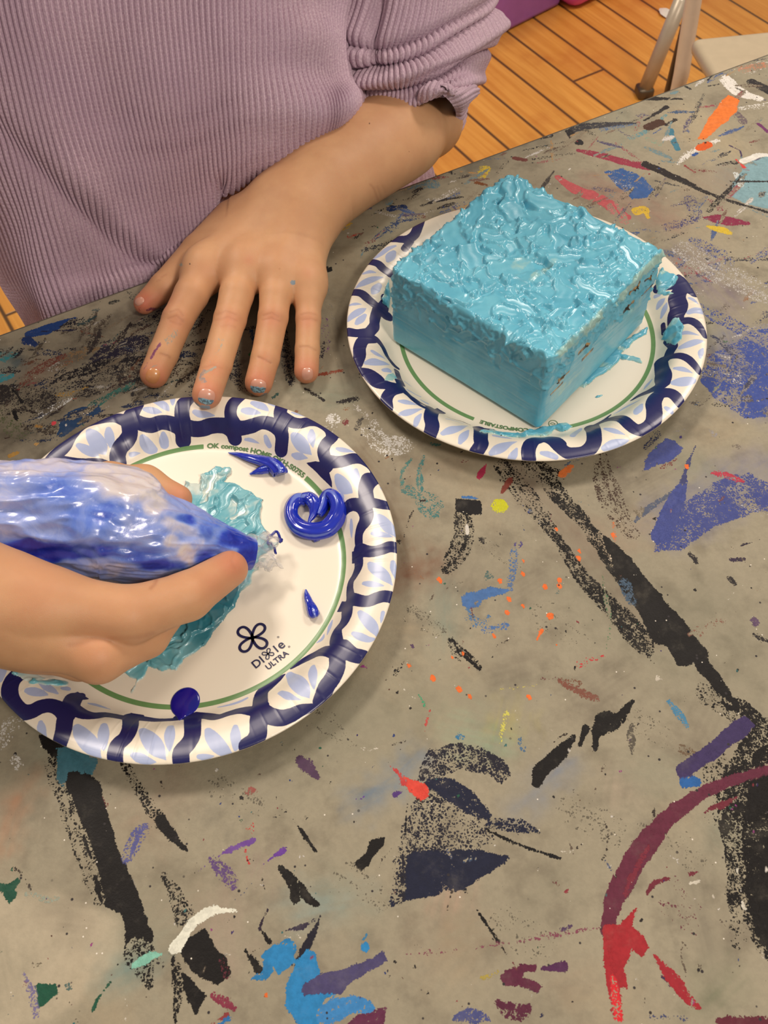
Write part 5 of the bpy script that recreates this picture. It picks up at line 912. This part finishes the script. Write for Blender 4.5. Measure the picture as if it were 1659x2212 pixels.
def cloth(name,G_,nf,nv,ribs,amp,mat,parent,back,fold=None,closetop=True,nb=40,pitch=None):
    G_=np.array(G_,float)           # (rows, cols, 3) px,py,c
    P=atc(G_[...,0],G_[...,1],G_[...,2]); P=spline(P,nv); P=spline(P.transpose(1,0,2),nf)    # (nf,nv,3)
    Pu=np.gradient(P,axis=0); Pv=np.gradient(P,axis=1); N=np.cross(Pu,Pv); N/=np.linalg.norm(N,axis=2)[...,None]+1e-12
    flip=np.sign((N*(CAM-P)).sum(2).mean()); N*=flip
    k=np.ones(9)/9
    u=np.linspace(0,1,nf)[:,None]+np.zeros((1,nv)); v=np.linspace(0,1,nv)[None,:]+np.zeros((nf,1))
    if fold is not None: P=P+N*fold(u,v)[...,None]
    Pu=np.gradient(P,axis=0); Pv=np.gradient(P,axis=1); N=np.cross(Pu,Pv); N/=np.linalg.norm(N,axis=2)[...,None]+1e-12; N*=flip
    wob=.25*(vn(np.stack([u*6,v*5,u*0+ribs],-1))-.5); x=u*ribs+wob
    rib=np.abs(np.cos(np.pi*(x-.5)))**.6; ln=np.cumsum(np.linalg.norm(Pv,axis=2),axis=1)
    P=P+N*(rib*amp)[...,None]
    w=np.linspace(0,1,nb+2)[1:-1]; L0=P[0];L1=P[-1]; B=L1[None]*(1-w)[:,None,None]+L0[None]*w[:,None,None]+EN*(np.sin(np.pi*w)*back)[:,None,None]
    if back<0: B=(P+N*back)[::-1]; nb=nf
    A=np.concatenate([P,B]); n=nf+nb; F=gridfaces(n,nv,True)
    if flip>0: F=F[:,::-1] if False else F
    V=A.reshape(-1,3); Vc=V
    fl=[tuple(f) for f in F]
    if closetop: fl=None; c=A[:,0].mean(0); Vc=np.concatenate([V,[c+[0,0,.01]]]); tri=np.stack([np.arange(n)*nv,(np.arange(n)+1)%n*nv,np.full(n,len(V)),np.full(n,len(V))],1)
    o=mesh(name,Vc,F,mat,parent)
    if closetop:
        bm=bmesh.new(); bm.from_mesh(o.data); bm.verts.ensure_lookup_table(); c_=bm.verts[len(V)]
        for i in range(n):
            try: bm.faces.new((bm.verts[i*nv],bm.verts[((i+1)%n)*nv],c_))
            except Exception: pass
        bm.normal_update(); bm.to_mesh(o.data); bm.free(); o.data.polygons.foreach_set('use_smooth',np.ones(len(o.data.polygons),bool))
    ru=np.concatenate([x,np.zeros((nb,nv))]).reshape(-1); rv=np.concatenate([ln,np.zeros((nb,nv))]).reshape(-1)
    if closetop: ru=np.append(ru,0); rv=np.append(rv,0)
    attr(o,'ru',ru+1000.5); attr(o,'rv',rv); return o
def g(x,a,s): return np.exp(-((x-a)/s)**2)
def sweater(root):
    m=knit_mat()
    cols=[[(-330,-330,.66),(-290,-150,.65),(-240,0,.64),(-190,130,.63),(-140,260,.62),(-95,380,.61),(-45,500,.60),(3,612,.585),(62,702,.56),(130,840,.55)],
    [(-170,-330,.60),(-140,-150,.585),(-105,0,.57),(-75,130,.56),(-40,260,.55),(-5,380,.54),(30,490,.53),(60,590,.52),(98,688,.508),(150,840,.52)],
    [(10,-330,.58),(25,-150,.56),(45,0,.545),(75,130,.535),(105,260,.525),(140,380,.517),(170,490,.511),(195,580,.503),(215,650,.4945),(245,810,.51)],
    [(200,-330,.57),(205,-150,.555),(215,0,.54),(235,130,.53),(262,260,.52),(288,370,.512),(308,470,.506),(325,550,.500),(340,601,.4945),(360,770,.51)],
    [(370,-330,.565),(372,-150,.55),(378,0,.535),(390,130,.522),(402,245,.513),(414,340,.507),(424,420,.503),(434,490,.498),(444,540,.494),(460,710,.51)],
    [(530,-330,.565),(528,-150,.548),(530,0,.53),(535,110,.516),(541,200,.505),(545,280,.497),(548,345,.493),(548,388,.499),(540,392,.525),(545,560,.53)],
    [(670,-330,.57),(668,-150,.555),(668,0,.538),(678,95,.522),(690,180,.508),(697,250,.498),(702,305,.494),(698,328,.502),(690,322,.53),(690,420,.54)],
    [(800,-330,.60),(785,-150,.585),(764,0,.565),(738,85,.55),(758,165,.53),(764,215,.515),(742,272,.51),(715,308,.512),(705,315,.54),(705,400,.55)],
    [(860,-330,.66),(850,-150,.65),(830,0,.64),(800,90,.62),(800,170,.61),(820,220,.61),(850,262,.60),(895,310,.59),(934,368,.56),(950,480,.56)]]
    G_=np.array(cols).transpose(1,0,2)
    def fold(u,v):
        f=.004*(vn.fbm(np.stack([u*5,v*3,u*0+4],-1),3)-.5)*2
        f+=-.007*g(u-.55*v,-.08,.035)*sst(.3,.6,v) +.005*g(u-.5*v,-.02,.05)*sst(.3,.6,v)   # drapes at the left
        f+=-.006*g(u,.56+.05*(v-.8),.02)*sst(.62,.75,v)+.003*np.sin(u*38+v*9)*g(u,.2,.18)*sst(.5,.7,v)
        f+=.004*np.sin(v*26-u*8)*g(u,.78,.12)*sst(.15,.35,v)
        return f
    t=cloth('sweater',G_,1100,420,100,.0030,m,root,.16,fold)
    sc=[[(790,-330,.60),(775,-150,.585),(755,0,.565),(725,90,.552),(735,150,.545),(750,190,.54),(764,214,.538)],
    [(850,-330,.58),(840,-150,.56),(825,0,.54),(800,100,.527),(805,150,.522),(812,195,.519),(822,226,.522)],
    [(920,-330,.57),(915,-150,.55),(905,0,.53),(885,95,.517),(880,145,.510),(878,200,.505),(880,240,.504)],
    [(990,-330,.57),(990,-150,.55),(985,0,.53),(965,85,.517),(955,140,.510),(948,190,.500),(930,216,.497)],
    [(1060,-330,.59),(1070,-150,.57),(1058,0,.55),(1040,70,.54),(1018,125,.533),(1000,178,.510),(982,206,.505)],
    [(1110,-330,.63),(1105,-150,.62),(1086,0,.60),(1080,60,.59),(1060,125,.583),(1034,176,.577),(1012,200,.575)]]
    G2=np.array(sc).transpose(1,0,2)
    def fold2(u,v):
        f=.004*(vn.fbm(np.stack([u*4,v*4,u*0+9],-1),3)-.5)
        for a,b,w,A in [(.62,-.22,.026,-.009),(.80,-.14,.024,-.008),(.47,-.12,.03,-.007),(.71,-.2,.04,.006),(.9,-.05,.03,.004)]:
            c=a+b*(u-.2)*1.2+.05*np.sin(u*5); f+=A*g(v,c,w)
        f+=-.010*g(u,.20+.12*(v-.5),.05)*sst(.75,.5,v); return f
    cloth('sleeve',G2,400,380,34,.0021,m,t,.075,fold2)
    # turned-up cuff round the forearm
    cu=[[(900,224,.500),(940,208,.489),(968,213,.492),(985,242,.506),(982,280,.532)],[(905,202,.497),(955,193,.486),(996,203,.492),(1003,240,.508),(990,280,.538)],[(915,188,.502),(965,181,.495),(1026,188,.510),(1019,219,.524),(997,264,.548)]]
    cloth('cuff',np.array(cu),160,50,18,.0014,m,t,-.004,lambda u,v:.002*np.sin(u*14),False,12)
    # far sleeve, outside the picture on the left
    el=np.array([-.335,.345,.09]); P=spline(np.array([SHR+[.02,.01,.0],SHR+(el-SHR)*.5+[-.012,0,0],el+[-.006,.0,.0],el+(at(-210,1270,.068)-el)*.3]),90); R=np.interp(np.linspace(0,1,90),[0,.45,.7,1],[.068,.058,.056,.045])
    V,F=tube(P,R,150,caps=False); a=np.tile(np.arange(150),90); s=np.repeat(np.arange(90)/90,150); c=np.repeat(P,150,0); V=c+(V-c)*(1+.02*np.cos(a*2*np.pi/3)+.05*np.sin(s*40+np.sin(a/24)*2))[:,None]
    o=mesh('sleeve',V,np.array(F),m,t); attr(o,'ru',a/3+1000.); attr(o,'rv',s*.3)
    # shoulders and neckline, above the picture
    ch=(SHL+SHR)/2+[0,.03,-.03]; YP=[(SHR+[-.005,0,0],SHL+[.0,.0,.0],.056,.056),(ch,ch+[0,.02,-.06],.088,.085),(ch,ch+[0,-.006,.055],.062,.047)]
    FY=Field(ch+[-.36,-.22,-.22],ch+[.36,.25,.16],.004); sl,D=chain(FY,YP,.05,m=.05); FY.D[sl]=np.minimum(FY.D[sl],D); V,Q=nets(FY.D,FY.lo,.004); V=relax(V,Q,3); N_=vnormals(V,Q); x_=(V@ED)/.0040; V=V+N_*(np.abs(np.cos(np.pi*x_/2.))**.6*.0022)[:,None]
    o=mesh('yoke',V,Q,m,t); attr(o,'ru',x_/2.+1000); attr(o,'rv',V[:,2])
    # trousers below the hem
    hip=np.array([-.150,.680,-.06]); dn=simple('denim',srgb(60,66,84),.9); P=[]
    for s in (-1,1): b=hip+[s*.06*.89,s*.06*.45,0]; P.append((b,b+[0,0,-.30],.072,.058)); P.append((b+[0,0,-.30],b+[0,0,-.615],.058,.05))
    P.append((hip+[-.04,-.02,0],hip+[.04,.02,0],.088,.088)); F_=Field(hip+[-.25,-.25,-.72],hip+[.25,.25,.12],.006); sl,D=chain(F_,P,.02,m=.03); F_.D[sl]=np.minimum(F_.D[sl],D); V,Q=nets(F_.D,F_.lo,.006); V=relax(V,Q,3); V[:,2]=np.maximum(V[:,2],-.729); mesh('trousers',V,Q,dn,root)
# ---------------------------------------------------------------- piping bag
def piping_bag():
    A=[(-330,1090,.066,.026),(-150,1095,.062,.024),(0,1107,.057,.0240),(120,1119,.052,.0265),(240,1130,.047,.0275),(320,1158,.041,.0225),(400,1170,.034,.0172),(460,1182,.028,.0132),(510,1192,.023,.0102),(545,1198,.019,.0078)]
    P=np.array([at(x,y,z) for x,y,z,r in A]); n=260; C_=spline(P,n); R=spline(np.array([[a[3]] for a in A]),n)[:,0]*1.03; m=260
    V,F=tube(C_,R,m,caps=True); a=np.tile(np.arange(m)/m*2*np.pi,n); s=np.repeat(np.linspace(0,1,n),m); c=np.repeat(C_,m,0)
    q=np.stack([np.cos(a)*1.3,np.sin(a)*1.3,s*9],1); f=vn.fbm(q,4); rid=1-np.abs(2*vn.fbm(np.stack([np.cos(a)*2.2+s*3,np.sin(a)*2.2,s*5+5],1),3)-1); amp=np.interp(s,[0,.3,.7,.85,1],[.26,.22,.18,.12,.06])
    V=c+(V-c)*(1+amp*((f-.5)*1.6+(rid-.75)*1.2))[:,None]
    root=empty('piping_bag',tuple(at(240,1130,.02)),'clear plastic piping bag full of blue frosting, held in the hand over the plate','piping bag')
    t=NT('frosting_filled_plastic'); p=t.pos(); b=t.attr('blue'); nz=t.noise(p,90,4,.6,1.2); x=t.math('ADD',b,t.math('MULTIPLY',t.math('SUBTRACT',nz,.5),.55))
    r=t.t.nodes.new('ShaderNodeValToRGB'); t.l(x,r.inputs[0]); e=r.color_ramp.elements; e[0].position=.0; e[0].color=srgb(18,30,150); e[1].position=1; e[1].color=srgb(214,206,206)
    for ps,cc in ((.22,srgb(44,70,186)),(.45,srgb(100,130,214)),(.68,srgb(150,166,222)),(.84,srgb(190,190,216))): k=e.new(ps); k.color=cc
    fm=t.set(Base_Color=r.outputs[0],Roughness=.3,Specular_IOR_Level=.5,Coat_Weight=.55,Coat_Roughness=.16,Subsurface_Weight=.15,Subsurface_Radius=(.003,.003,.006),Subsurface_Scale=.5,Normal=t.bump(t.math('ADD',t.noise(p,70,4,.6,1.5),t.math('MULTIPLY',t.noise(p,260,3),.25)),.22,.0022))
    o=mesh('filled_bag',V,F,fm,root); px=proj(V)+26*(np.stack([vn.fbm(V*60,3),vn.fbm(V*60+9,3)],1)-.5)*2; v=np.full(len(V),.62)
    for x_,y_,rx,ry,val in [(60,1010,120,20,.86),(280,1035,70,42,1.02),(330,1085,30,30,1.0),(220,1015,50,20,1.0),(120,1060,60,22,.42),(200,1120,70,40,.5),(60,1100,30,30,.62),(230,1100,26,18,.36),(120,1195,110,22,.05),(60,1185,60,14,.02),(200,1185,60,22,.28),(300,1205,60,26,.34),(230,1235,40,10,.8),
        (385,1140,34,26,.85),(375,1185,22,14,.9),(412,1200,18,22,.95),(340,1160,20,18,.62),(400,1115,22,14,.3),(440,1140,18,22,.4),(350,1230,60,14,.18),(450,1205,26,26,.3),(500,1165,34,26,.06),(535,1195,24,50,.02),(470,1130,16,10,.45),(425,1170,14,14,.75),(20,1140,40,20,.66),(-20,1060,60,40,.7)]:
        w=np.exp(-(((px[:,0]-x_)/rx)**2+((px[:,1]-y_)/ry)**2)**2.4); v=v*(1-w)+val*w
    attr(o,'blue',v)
    # flap of empty film folded over the top and the cut tip
    t=NT('clear_film'); nn=t.noise(t.pos(),200,3); film=t.set(Base_Color=srgb(226,226,228),Roughness=.18,Transmission_Weight=.8,IOR=1.2,Alpha=.55,Specular_IOR_Level=.6,Normal=t.bump(nn,.4,.001))
    S0=[at(540,1196,.019),at(560,1192,.0165),at(578,1190,.0145),at(594,1192,.0125)]; C2=spline(np.array(S0),40); R2=np.interp(np.linspace(0,1,40),[0,.4,1],[.0084,.0092,.0094]); V,F=tube(C2,R2,60,caps=False,flat=.55); a=np.tile(np.arange(60)/60*2*np.pi,40); s=np.repeat(np.linspace(0,1,40),60); c=np.repeat(C2,60,0)
    V=c+(V-c)*(1+.22*np.sin(a*5+s*6)+.14*np.sin(a*11-s*9))[:,None]+((C2[-1]-C2[0])/np.linalg.norm(C2[-1]-C2[0]))[None]*(.0030*np.sin(a*3+1)*s)[:,None]; mesh('cut_tip',V,F,film,root)
    dk=simple('blue_frosting_residue',srgb(22,32,140),.2); rim=np.concatenate([V[-60:],V[-60:-59]])[18:44]; V_,F_=tube(spline(rim,40),.0007,8); mesh('frosting_residue',V_,F_,dk,root)
    return root
# ---------------------------------------------------------------- setting
def setting():
    fz=-.73
    V=np.array([(-2.2,-1.2,fz),(2.6,-1.2,fz),(2.6,4.2,fz),(-2.2,4.2,fz)]); t=NT('maple_floorboards'); p=t.n('NewGeometry',out=None).outputs['Position']
    an=math.radians(PLANK_ANG); sx=t.n('SeparateXYZ',{'Vector':p},out=None); al=t.math('ADD',t.math('MULTIPLY',sx.outputs[0],math.cos(an)),t.math('MULTIPLY',sx.outputs[1],math.sin(an))); ac=t.math('ADD',t.math('MULTIPLY',sx.outputs[0],-math.sin(an)),t.math('MULTIPLY',sx.outputs[1],math.cos(an)))
    x=t.math('DIVIDE',t.math('SUBTRACT',ac,PLANK_OFF),PLANK_W); pid=t.math('FLOOR',x); fx=t.math('FRACT',x); wn=t.n('TexWhiteNoise',{'W':pid},noise_dimensions='1D')
    y=t.math('ADD',t.math('DIVIDE',al,.95),t.math('MULTIPLY',wn,7.31)); yid=t.math('FLOOR',y); fy=t.math('FRACT',y); w2=t.n('TexWhiteNoise',{'Vector':t.n('CombineXYZ',{'X':pid,'Y':yid})},noise_dimensions='3D')
    ex=t.math('MINIMUM',fx,t.math('SUBTRACT',1.,fx)); gx=t.map(ex,.015,.06); ey=t.math('MINIMUM',fy,t.math('SUBTRACT',1.,fy)); gy=t.map(ey,.0015,.005); gap=t.math('MULTIPLY',gx,gy)
    gv=t.n('CombineXYZ',{'X':t.math('MULTIPLY',al,3.),'Y':t.math('MULTIPLY',ac,60.),'Z':t.math('MULTIPLY',w2,30.)}); gr=t.noise(gv,1,5,.6,.4); bl=t.noise(p,7,4,.6)
    c=t.mix(t.map(gr,.3,.7),srgb(200,134,52),srgb(222,160,74)); c=t.mix(t.map(w2,0,1,0,.4,False),c,srgb(190,120,44)); c=t.mix(t.map(bl,.5,.75,0,.5),c,srgb(178,104,36)); c=t.mix(gap,srgb(88,58,26),c)
    kn=t.n('TexVoronoi',{'Vector':p,'Scale':3.2}); c=t.mix(t.map(kn,.05,.02),c,srgb(120,76,34))
    fm=t.set(Base_Color=c,Roughness=.42,Specular_IOR_Level=.4,Coat_Weight=.2,Coat_Roughness=.3,Normal=t.bump(gap,.4,.003))
    o=mesh('floor',V,[(0,1,2,3)],fm,None,smooth=False,origin=(0,0,fz)); o['kind']='structure'
def nearz(x1,y1,P,lo,hi):
    zs=np.linspace(lo,hi,600); q=at(np.full(600,x1),np.full(600,y1),zs); return q[np.argmin(np.hypot(q[:,0]-P[0],q[:,1]-P[1]))]
def chair():
    fz=-.73; s0=at(1518,77,-.28); s1=at(1659,63,-.28); e=(s1-s0)/np.linalg.norm(s1-s0); f=np.array([e[1],-e[0],0]); R=np.stack([e,f*-1,[0,0,1]],1)
    root=empty('folding_chair',tuple((s0+e*.2+f*.2)*[1,1,0]+[0,0,fz]),'beige metal folding chair standing on the wooden floor beyond the table','chair')
    pm=simple('beige_painted_steel',srgb(196,180,152),.35); st=simple('greyish_steel_tube',srgb(188,176,156),.35,.25); lt=simple('pale_steel_tube',srgb(236,226,208),.3,.1); dk=simple('dark_hinge_steel',srgb(96,84,68),.4,.6)
    V,F=box(s0+e*.185+f*.19+[0,0,-.012],(.40,.38,.022),R,.009); mesh('seat',V,F,pm,root)
    top=.40
    A0=at(1472,160,-.44); A1=nearz(1500,-10,A0,-.44,.1); d=(A1-A0); A2=A1+d/np.linalg.norm(d)*.30
    B0=at(1392,196,fz+.012); B1=nearz(1474,-5,B0,-.6,.1)
    w=e*.43
    for k in (0,1):
        V,F=tube([A0+w*k-[0,0,.26]-f*.0,A0+w*k,A1+w*k,A2+w*k],.0125,18); mesh('leg',V,F,lt,root)
        V,F=tube([B0+w*k,B0*.6+B1*.4+w*k,B1+w*k],.0145,18); mesh('leg',V,F,st,root)
        q=(A0+B0)*.5+w*k; V,F=box((A0*.55+at(1440,110,-.44)*.45)+w*k,(.010,.010,.16),R,.003); mesh('hinge_plate',V,F,dk,root,smooth=False)
        V,F=box(B0+w*k*1.0+[0,0,0],(.034,.034,.022),R,.006); mesh('foot_cap',V,F,dk,root)
    V,F=box((A2+A2+w)/2-[0,0,.06],(.43,.012,.14),R,.005); mesh('backrest',V,F,pm,root)
def bins():
    fz=-.73
    def bin_(x0,y0,x1,y1,ext0,ext1,name,label,col,hgt,bev,dep):
        a=at(x0,y0,fz); b=at(x1,y1,fz); e=(b-a)/np.linalg.norm(b-a); a=a-e*ext0; b=b+e*ext1; L=np.linalg.norm(b-a); f=np.array([-e[1],e[0],0]); 
        if f[1]<0: f=-f
        R=np.stack([e,f,[0,0,1]],1); c=(a+b)/2+f*dep/2+[0,0,hgt/2]
        r=empty(name,tuple(c*[1,1,0]+[0,0,fz]),label,'storage bin'); m=simple(name+'_plastic',col,.4)
        V,F=box(c,(L,dep,hgt),R,bev); mesh('bin_body',V,F,m,r); V,F=box(c+[0,0,hgt/2+.008],(L+.02,dep+.02,.018),R,.006); mesh('lid',V,F,m,r)
    bin_(1085,76,1212,12,.45,.0,'purple_bin','purple plastic bin on the wooden floor behind the sweater sleeve',srgb(172,112,206),.26,.012,.34)
    bin_(1240,30,1280,10,0.0,.35,'pink_bin','magenta pink rounded plastic bin on the floor beside the purple one',srgb(236,92,184),.26,.03,.2)
    q=at(1436,31,fz); V=[];rg=np.random.default_rng(4)
    for i in range(9): a=i/9*6.283; V.append(q+[.016*math.cos(a)*rg.uniform(.7,1.2),.022*math.sin(a)*rg.uniform(.6,1.2),.0015+.007*rg.random()])
    V.append(q+[0,0,.016]); F=[(i,(i+1)%9,9) for i in range(9)]; o=mesh('paper_scrap',np.array(V),F,simple('white_paper',srgb(232,226,214),.8)); o.location.z=fz+.001; tag(o,'small crumpled white paper scrap lying on the floor beside the chair leg','paper')
def lights():
    w=bpy.data.worlds.new('room_light'); SC.world=w; w.use_nodes=True; b=w.node_tree.nodes['Background']; b.inputs[0].default_value=(1.,.90,.78,1); b.inputs[1].default_value=AMB
    for nm,loc,sz,pw,c in LAMPS:
        l=bpy.data.lights.new(nm,'AREA'); l.shape='RECTANGLE'; l.size=sz[0]; l.size_y=sz[1]; l.energy=pw; l.color=c; o=bpy.data.objects.new(nm,l); COL.objects.link(o); o.location=loc
        if len(loc)==3: o.rotation_euler=(0,0,math.radians(26))
    cam.dof.use_dof=True; cam.dof.focus_distance=.53; cam.dof.aperture_fstop=36; SC.view_settings.view_transform='Standard'; SC.view_settings.look='None'; SC.view_settings.gamma=1; SC.view_settings.use_curve_mapping=False; SC.view_settings.exposure=EXPO
PLANK_ANG,PLANK_OFF,PLANK_W=-60.0,1.1461,.0851
AMB=.29; EXPO=0.08
LAMPS=[('ceiling_lamp',(-.9,1.3,1.85),(.5,.5),32,(1,.87,.75)),('ceiling_lamp.001',(1.1,1.5,1.85),(.5,.5),26,(1,.87,.75)),('ceiling_lamp.002',(1.15,-.95,1.85),(.45,.45),36,(1,.87,.76))]
import sys,time
_t=time.time()
def step(s): print('STEP',s,round(time.time()-_t,1)); sys.stdout.flush()
setting(); chair(); bins(); table(); step('table')
ink=simple('navy_ink',srgb(22,24,74),.4); inkg=simple('green_ink',srgb(96,132,84),.4); pm=plate_material()
plate(1,'paper_plate','blue petal rimmed paper plate smeared with teal frosting, under the piping bag'  ,pm,ink,inkg); plate(2,'paper_plate','paper plate with blue petal rim carrying the frosted box',pm,ink,inkg); step('plates')
fm=frosting_mat('turquoise_frosting',srgb(90,174,200),srgb(110,190,212),srgb(172,206,194),srgb(70,140,160)); fm2=frosting_mat('teal_frosting',srgb(88,166,180),srgb(132,188,196),srgb(210,216,204),srgb(34,116,132)); fb=None
frosted_box(fm); step('box')
A1=[(400,1042),(428,1042),(440,1022),(468,1007),(500,1010),(504,1024),(480,1042),(505,1043),(535,1058),(572,1080),(562,1100),(566,1125),(578,1150),(590,1175),(602,1172),(596,1182),(562,1205),(562,1232),(548,1240),(545,1262),(522,1280),(510,1305),(498,1325),(480,1345),(470,1360),(455,1378),(445,1395),(400,1428),(382,1448),(345,1450),(322,1440),(312,1462),(298,1480),(285,1502),(280,1500),(290,1470),(270,1455),(240,1470),(215,1462),(230,1440),(200,1400),(240,1330),(300,1250),(330,1120),(380,1080)]
smear(1,'teal_frosting','thick teal frosting spread across the middle of the left plate under the piping bag',A1,fm2,.0022,3,150,1.25,(470,1330,.030),.9,None)
smear(1,'teal_frosting','small teal frosting blob on the rim of the left plate below the hand',[(20,1455),(45,1440),(90,1460),(150,1470),(150,1482),(100,1482),(60,1478),(48,1470)],fm2,.002,5,20,.8)
for n_,(lab,px,th,sd) in enumerate([('turquoise frosting drip on the right rim of the box plate',[(1452,690),(1468,685),(1480,705),(1472,735),(1458,748),(1440,742),(1424,735),(1434,718)],.0016,7),('turquoise frosting smudge beside the far right corner of the box',[(1428,580),(1450,590),(1466,600),(1462,612),(1440,628),(1462,634),(1440,640),(1420,640),(1412,610)],.002,8),
  ('turquoise frosting smears on the plate along the right face of the box',[(1240,830),(1290,780),(1350,735),(1400,705),(1396,722),(1365,745),(1345,765),(1385,772),(1386,785),(1340,776),(1320,800),(1290,815),(1262,838)],.0012,9),('turquoise frosting squashed out at the near corner of the box',[(1036,932),(1060,930),(1110,938),(1160,925),(1195,918),(1225,912),(1240,922),(1215,935),(1200,930),(1180,942),(1140,942),(1120,946),(1080,940),(1050,936)],.0022,10),
  ('turquoise frosting wisp on the left rim of the box plate',[(832,812),(850,806),(860,818),(850,826),(830,822)],.0012,11),('turquoise frosting blob between the left corner of the box and the rim',[(822,655),(832,620),(840,600),(846,640),(842,668)],.003,12),('tiny turquoise frosting fleck on the plate near the green ring',[(1276,858),(1300,850),(1306,853),(1290,862)],.0008,13)]):
    smear(2,'turquoise_frosting',lab,px,fm,th,sd,14,.7,group='turquoise frosting bits on the box plate')
t=NT('royal_blue_frosting'); p_=t.pos(); st=t.attr('streak'); cb=t.mix(t.map(t.math('ADD',st,t.math('MULTIPLY',t.math('SUBTRACT',t.noise(p_,300,2),.5),.5)),.2,.9,0,.75),srgb(22,44,176),srgb(120,140,214)); bm_=t.set(Base_Color=cb,Roughness=.18,Coat_Weight=.5,Coat_Roughness=.08,Specular_IOR_Level=.6)
squeeze(1,'blue_frosting','curled heart shaped squiggle of blue frosting on the left plate',[[(662,1088,3.2,3),(645,1087,3.6,3.2),(632,1102,3.6,3.2),(632,1125,3.7,3.2),(648,1147,4.2,3.6),(675,1157,4.6,4),(705,1152,4.6,4),(724,1132,4.6,4),(731,1108,4.3,4),(725,1088,3.9,4.2),(713,1079,3.4,4.6),(703,1090,3.3,5),(698,1108,3,5),(690,1124,2,5)],[(655,1085,2.6,4.5),(670,1088,3.4,5),(681,1102,3.3,5.5),(679,1120,2.2,5),(670,1136,.9,4.6),(668,1143,.3,4.2)],[(683,1166,2,2),(686,1172,1.6,1.6)]],bm_,'blue frosting squeezed onto the left plate')
squeeze(1,'blue_frosting','pointed blue frosting dollop beside the green compost lettering',[[(494,980,.3,.8),(515,986,1.3,1.6),(540,995,2.2,2.4),(568,1003,3,3),(592,1014,3.8,3.8),(606,1027,4.2,4),(608,1032,3.2,3.4)],[(540,1026,.4,.8),(560,1022,1.8,1.8),(580,1018,2.4,2.4)]],bm_,'blue frosting squeezed onto the left plate')
squeeze(1,'blue_frosting','small blue frosting teardrop above the black logo on the plate',[[(661,1277,.4,1.6),(664,1292,1.5,2),(670,1308,2,2.2),(676,1322,2.8,2.6),(680,1333,2.8,2.6),(682,1338,1.4,2)]],bm_,'blue frosting squeezed onto the left plate')
# round drop of blue colouring
c=onplate(1,400,1517); n_=40; V=[];F=[]
for i,(r,z) in enumerate([(.0,.0011),(.35,.00105),(.7,.0009),(.9,.0006),(.98,.0003),(1.,-.0002)]):
    for k in range(n_): a=k/n_*6.2832; rr=.0074*r*(1+.05*math.sin(a*2+1)); x=c[0]+rr*math.cos(a)*.92; y=c[1]+rr*math.sin(a)*1.08-(.0028*r*max(0,math.cos(a+1.75))**24); V.append((x,y,float(pz(math.hypot(x-PC[1][0],y-PC[1][1])))+z))
F=[(i*n_+k,i*n_+(k+1)%n_,(i+1)*n_+(k+1)%n_,(i+1)*n_+k) for i in range(5) for k in range(n_)]
t=NT('blue_colour_drop'); o=mesh('blue_drop',np.array(V),F,t.set(Base_Color=t.mix(t.noise(t.pos(),90,2),srgb(2,2,128),srgb(6,6,140)),Roughness=.12,Coat_Weight=.6)); tag(o,'round flat drop of dark blue colouring on the near inner rim of the left plate','colouring drop')
step('frosting'); piping_bag(); pr=person(); step('person'); sweater(pr); step('sweater'); lights(); step('done')
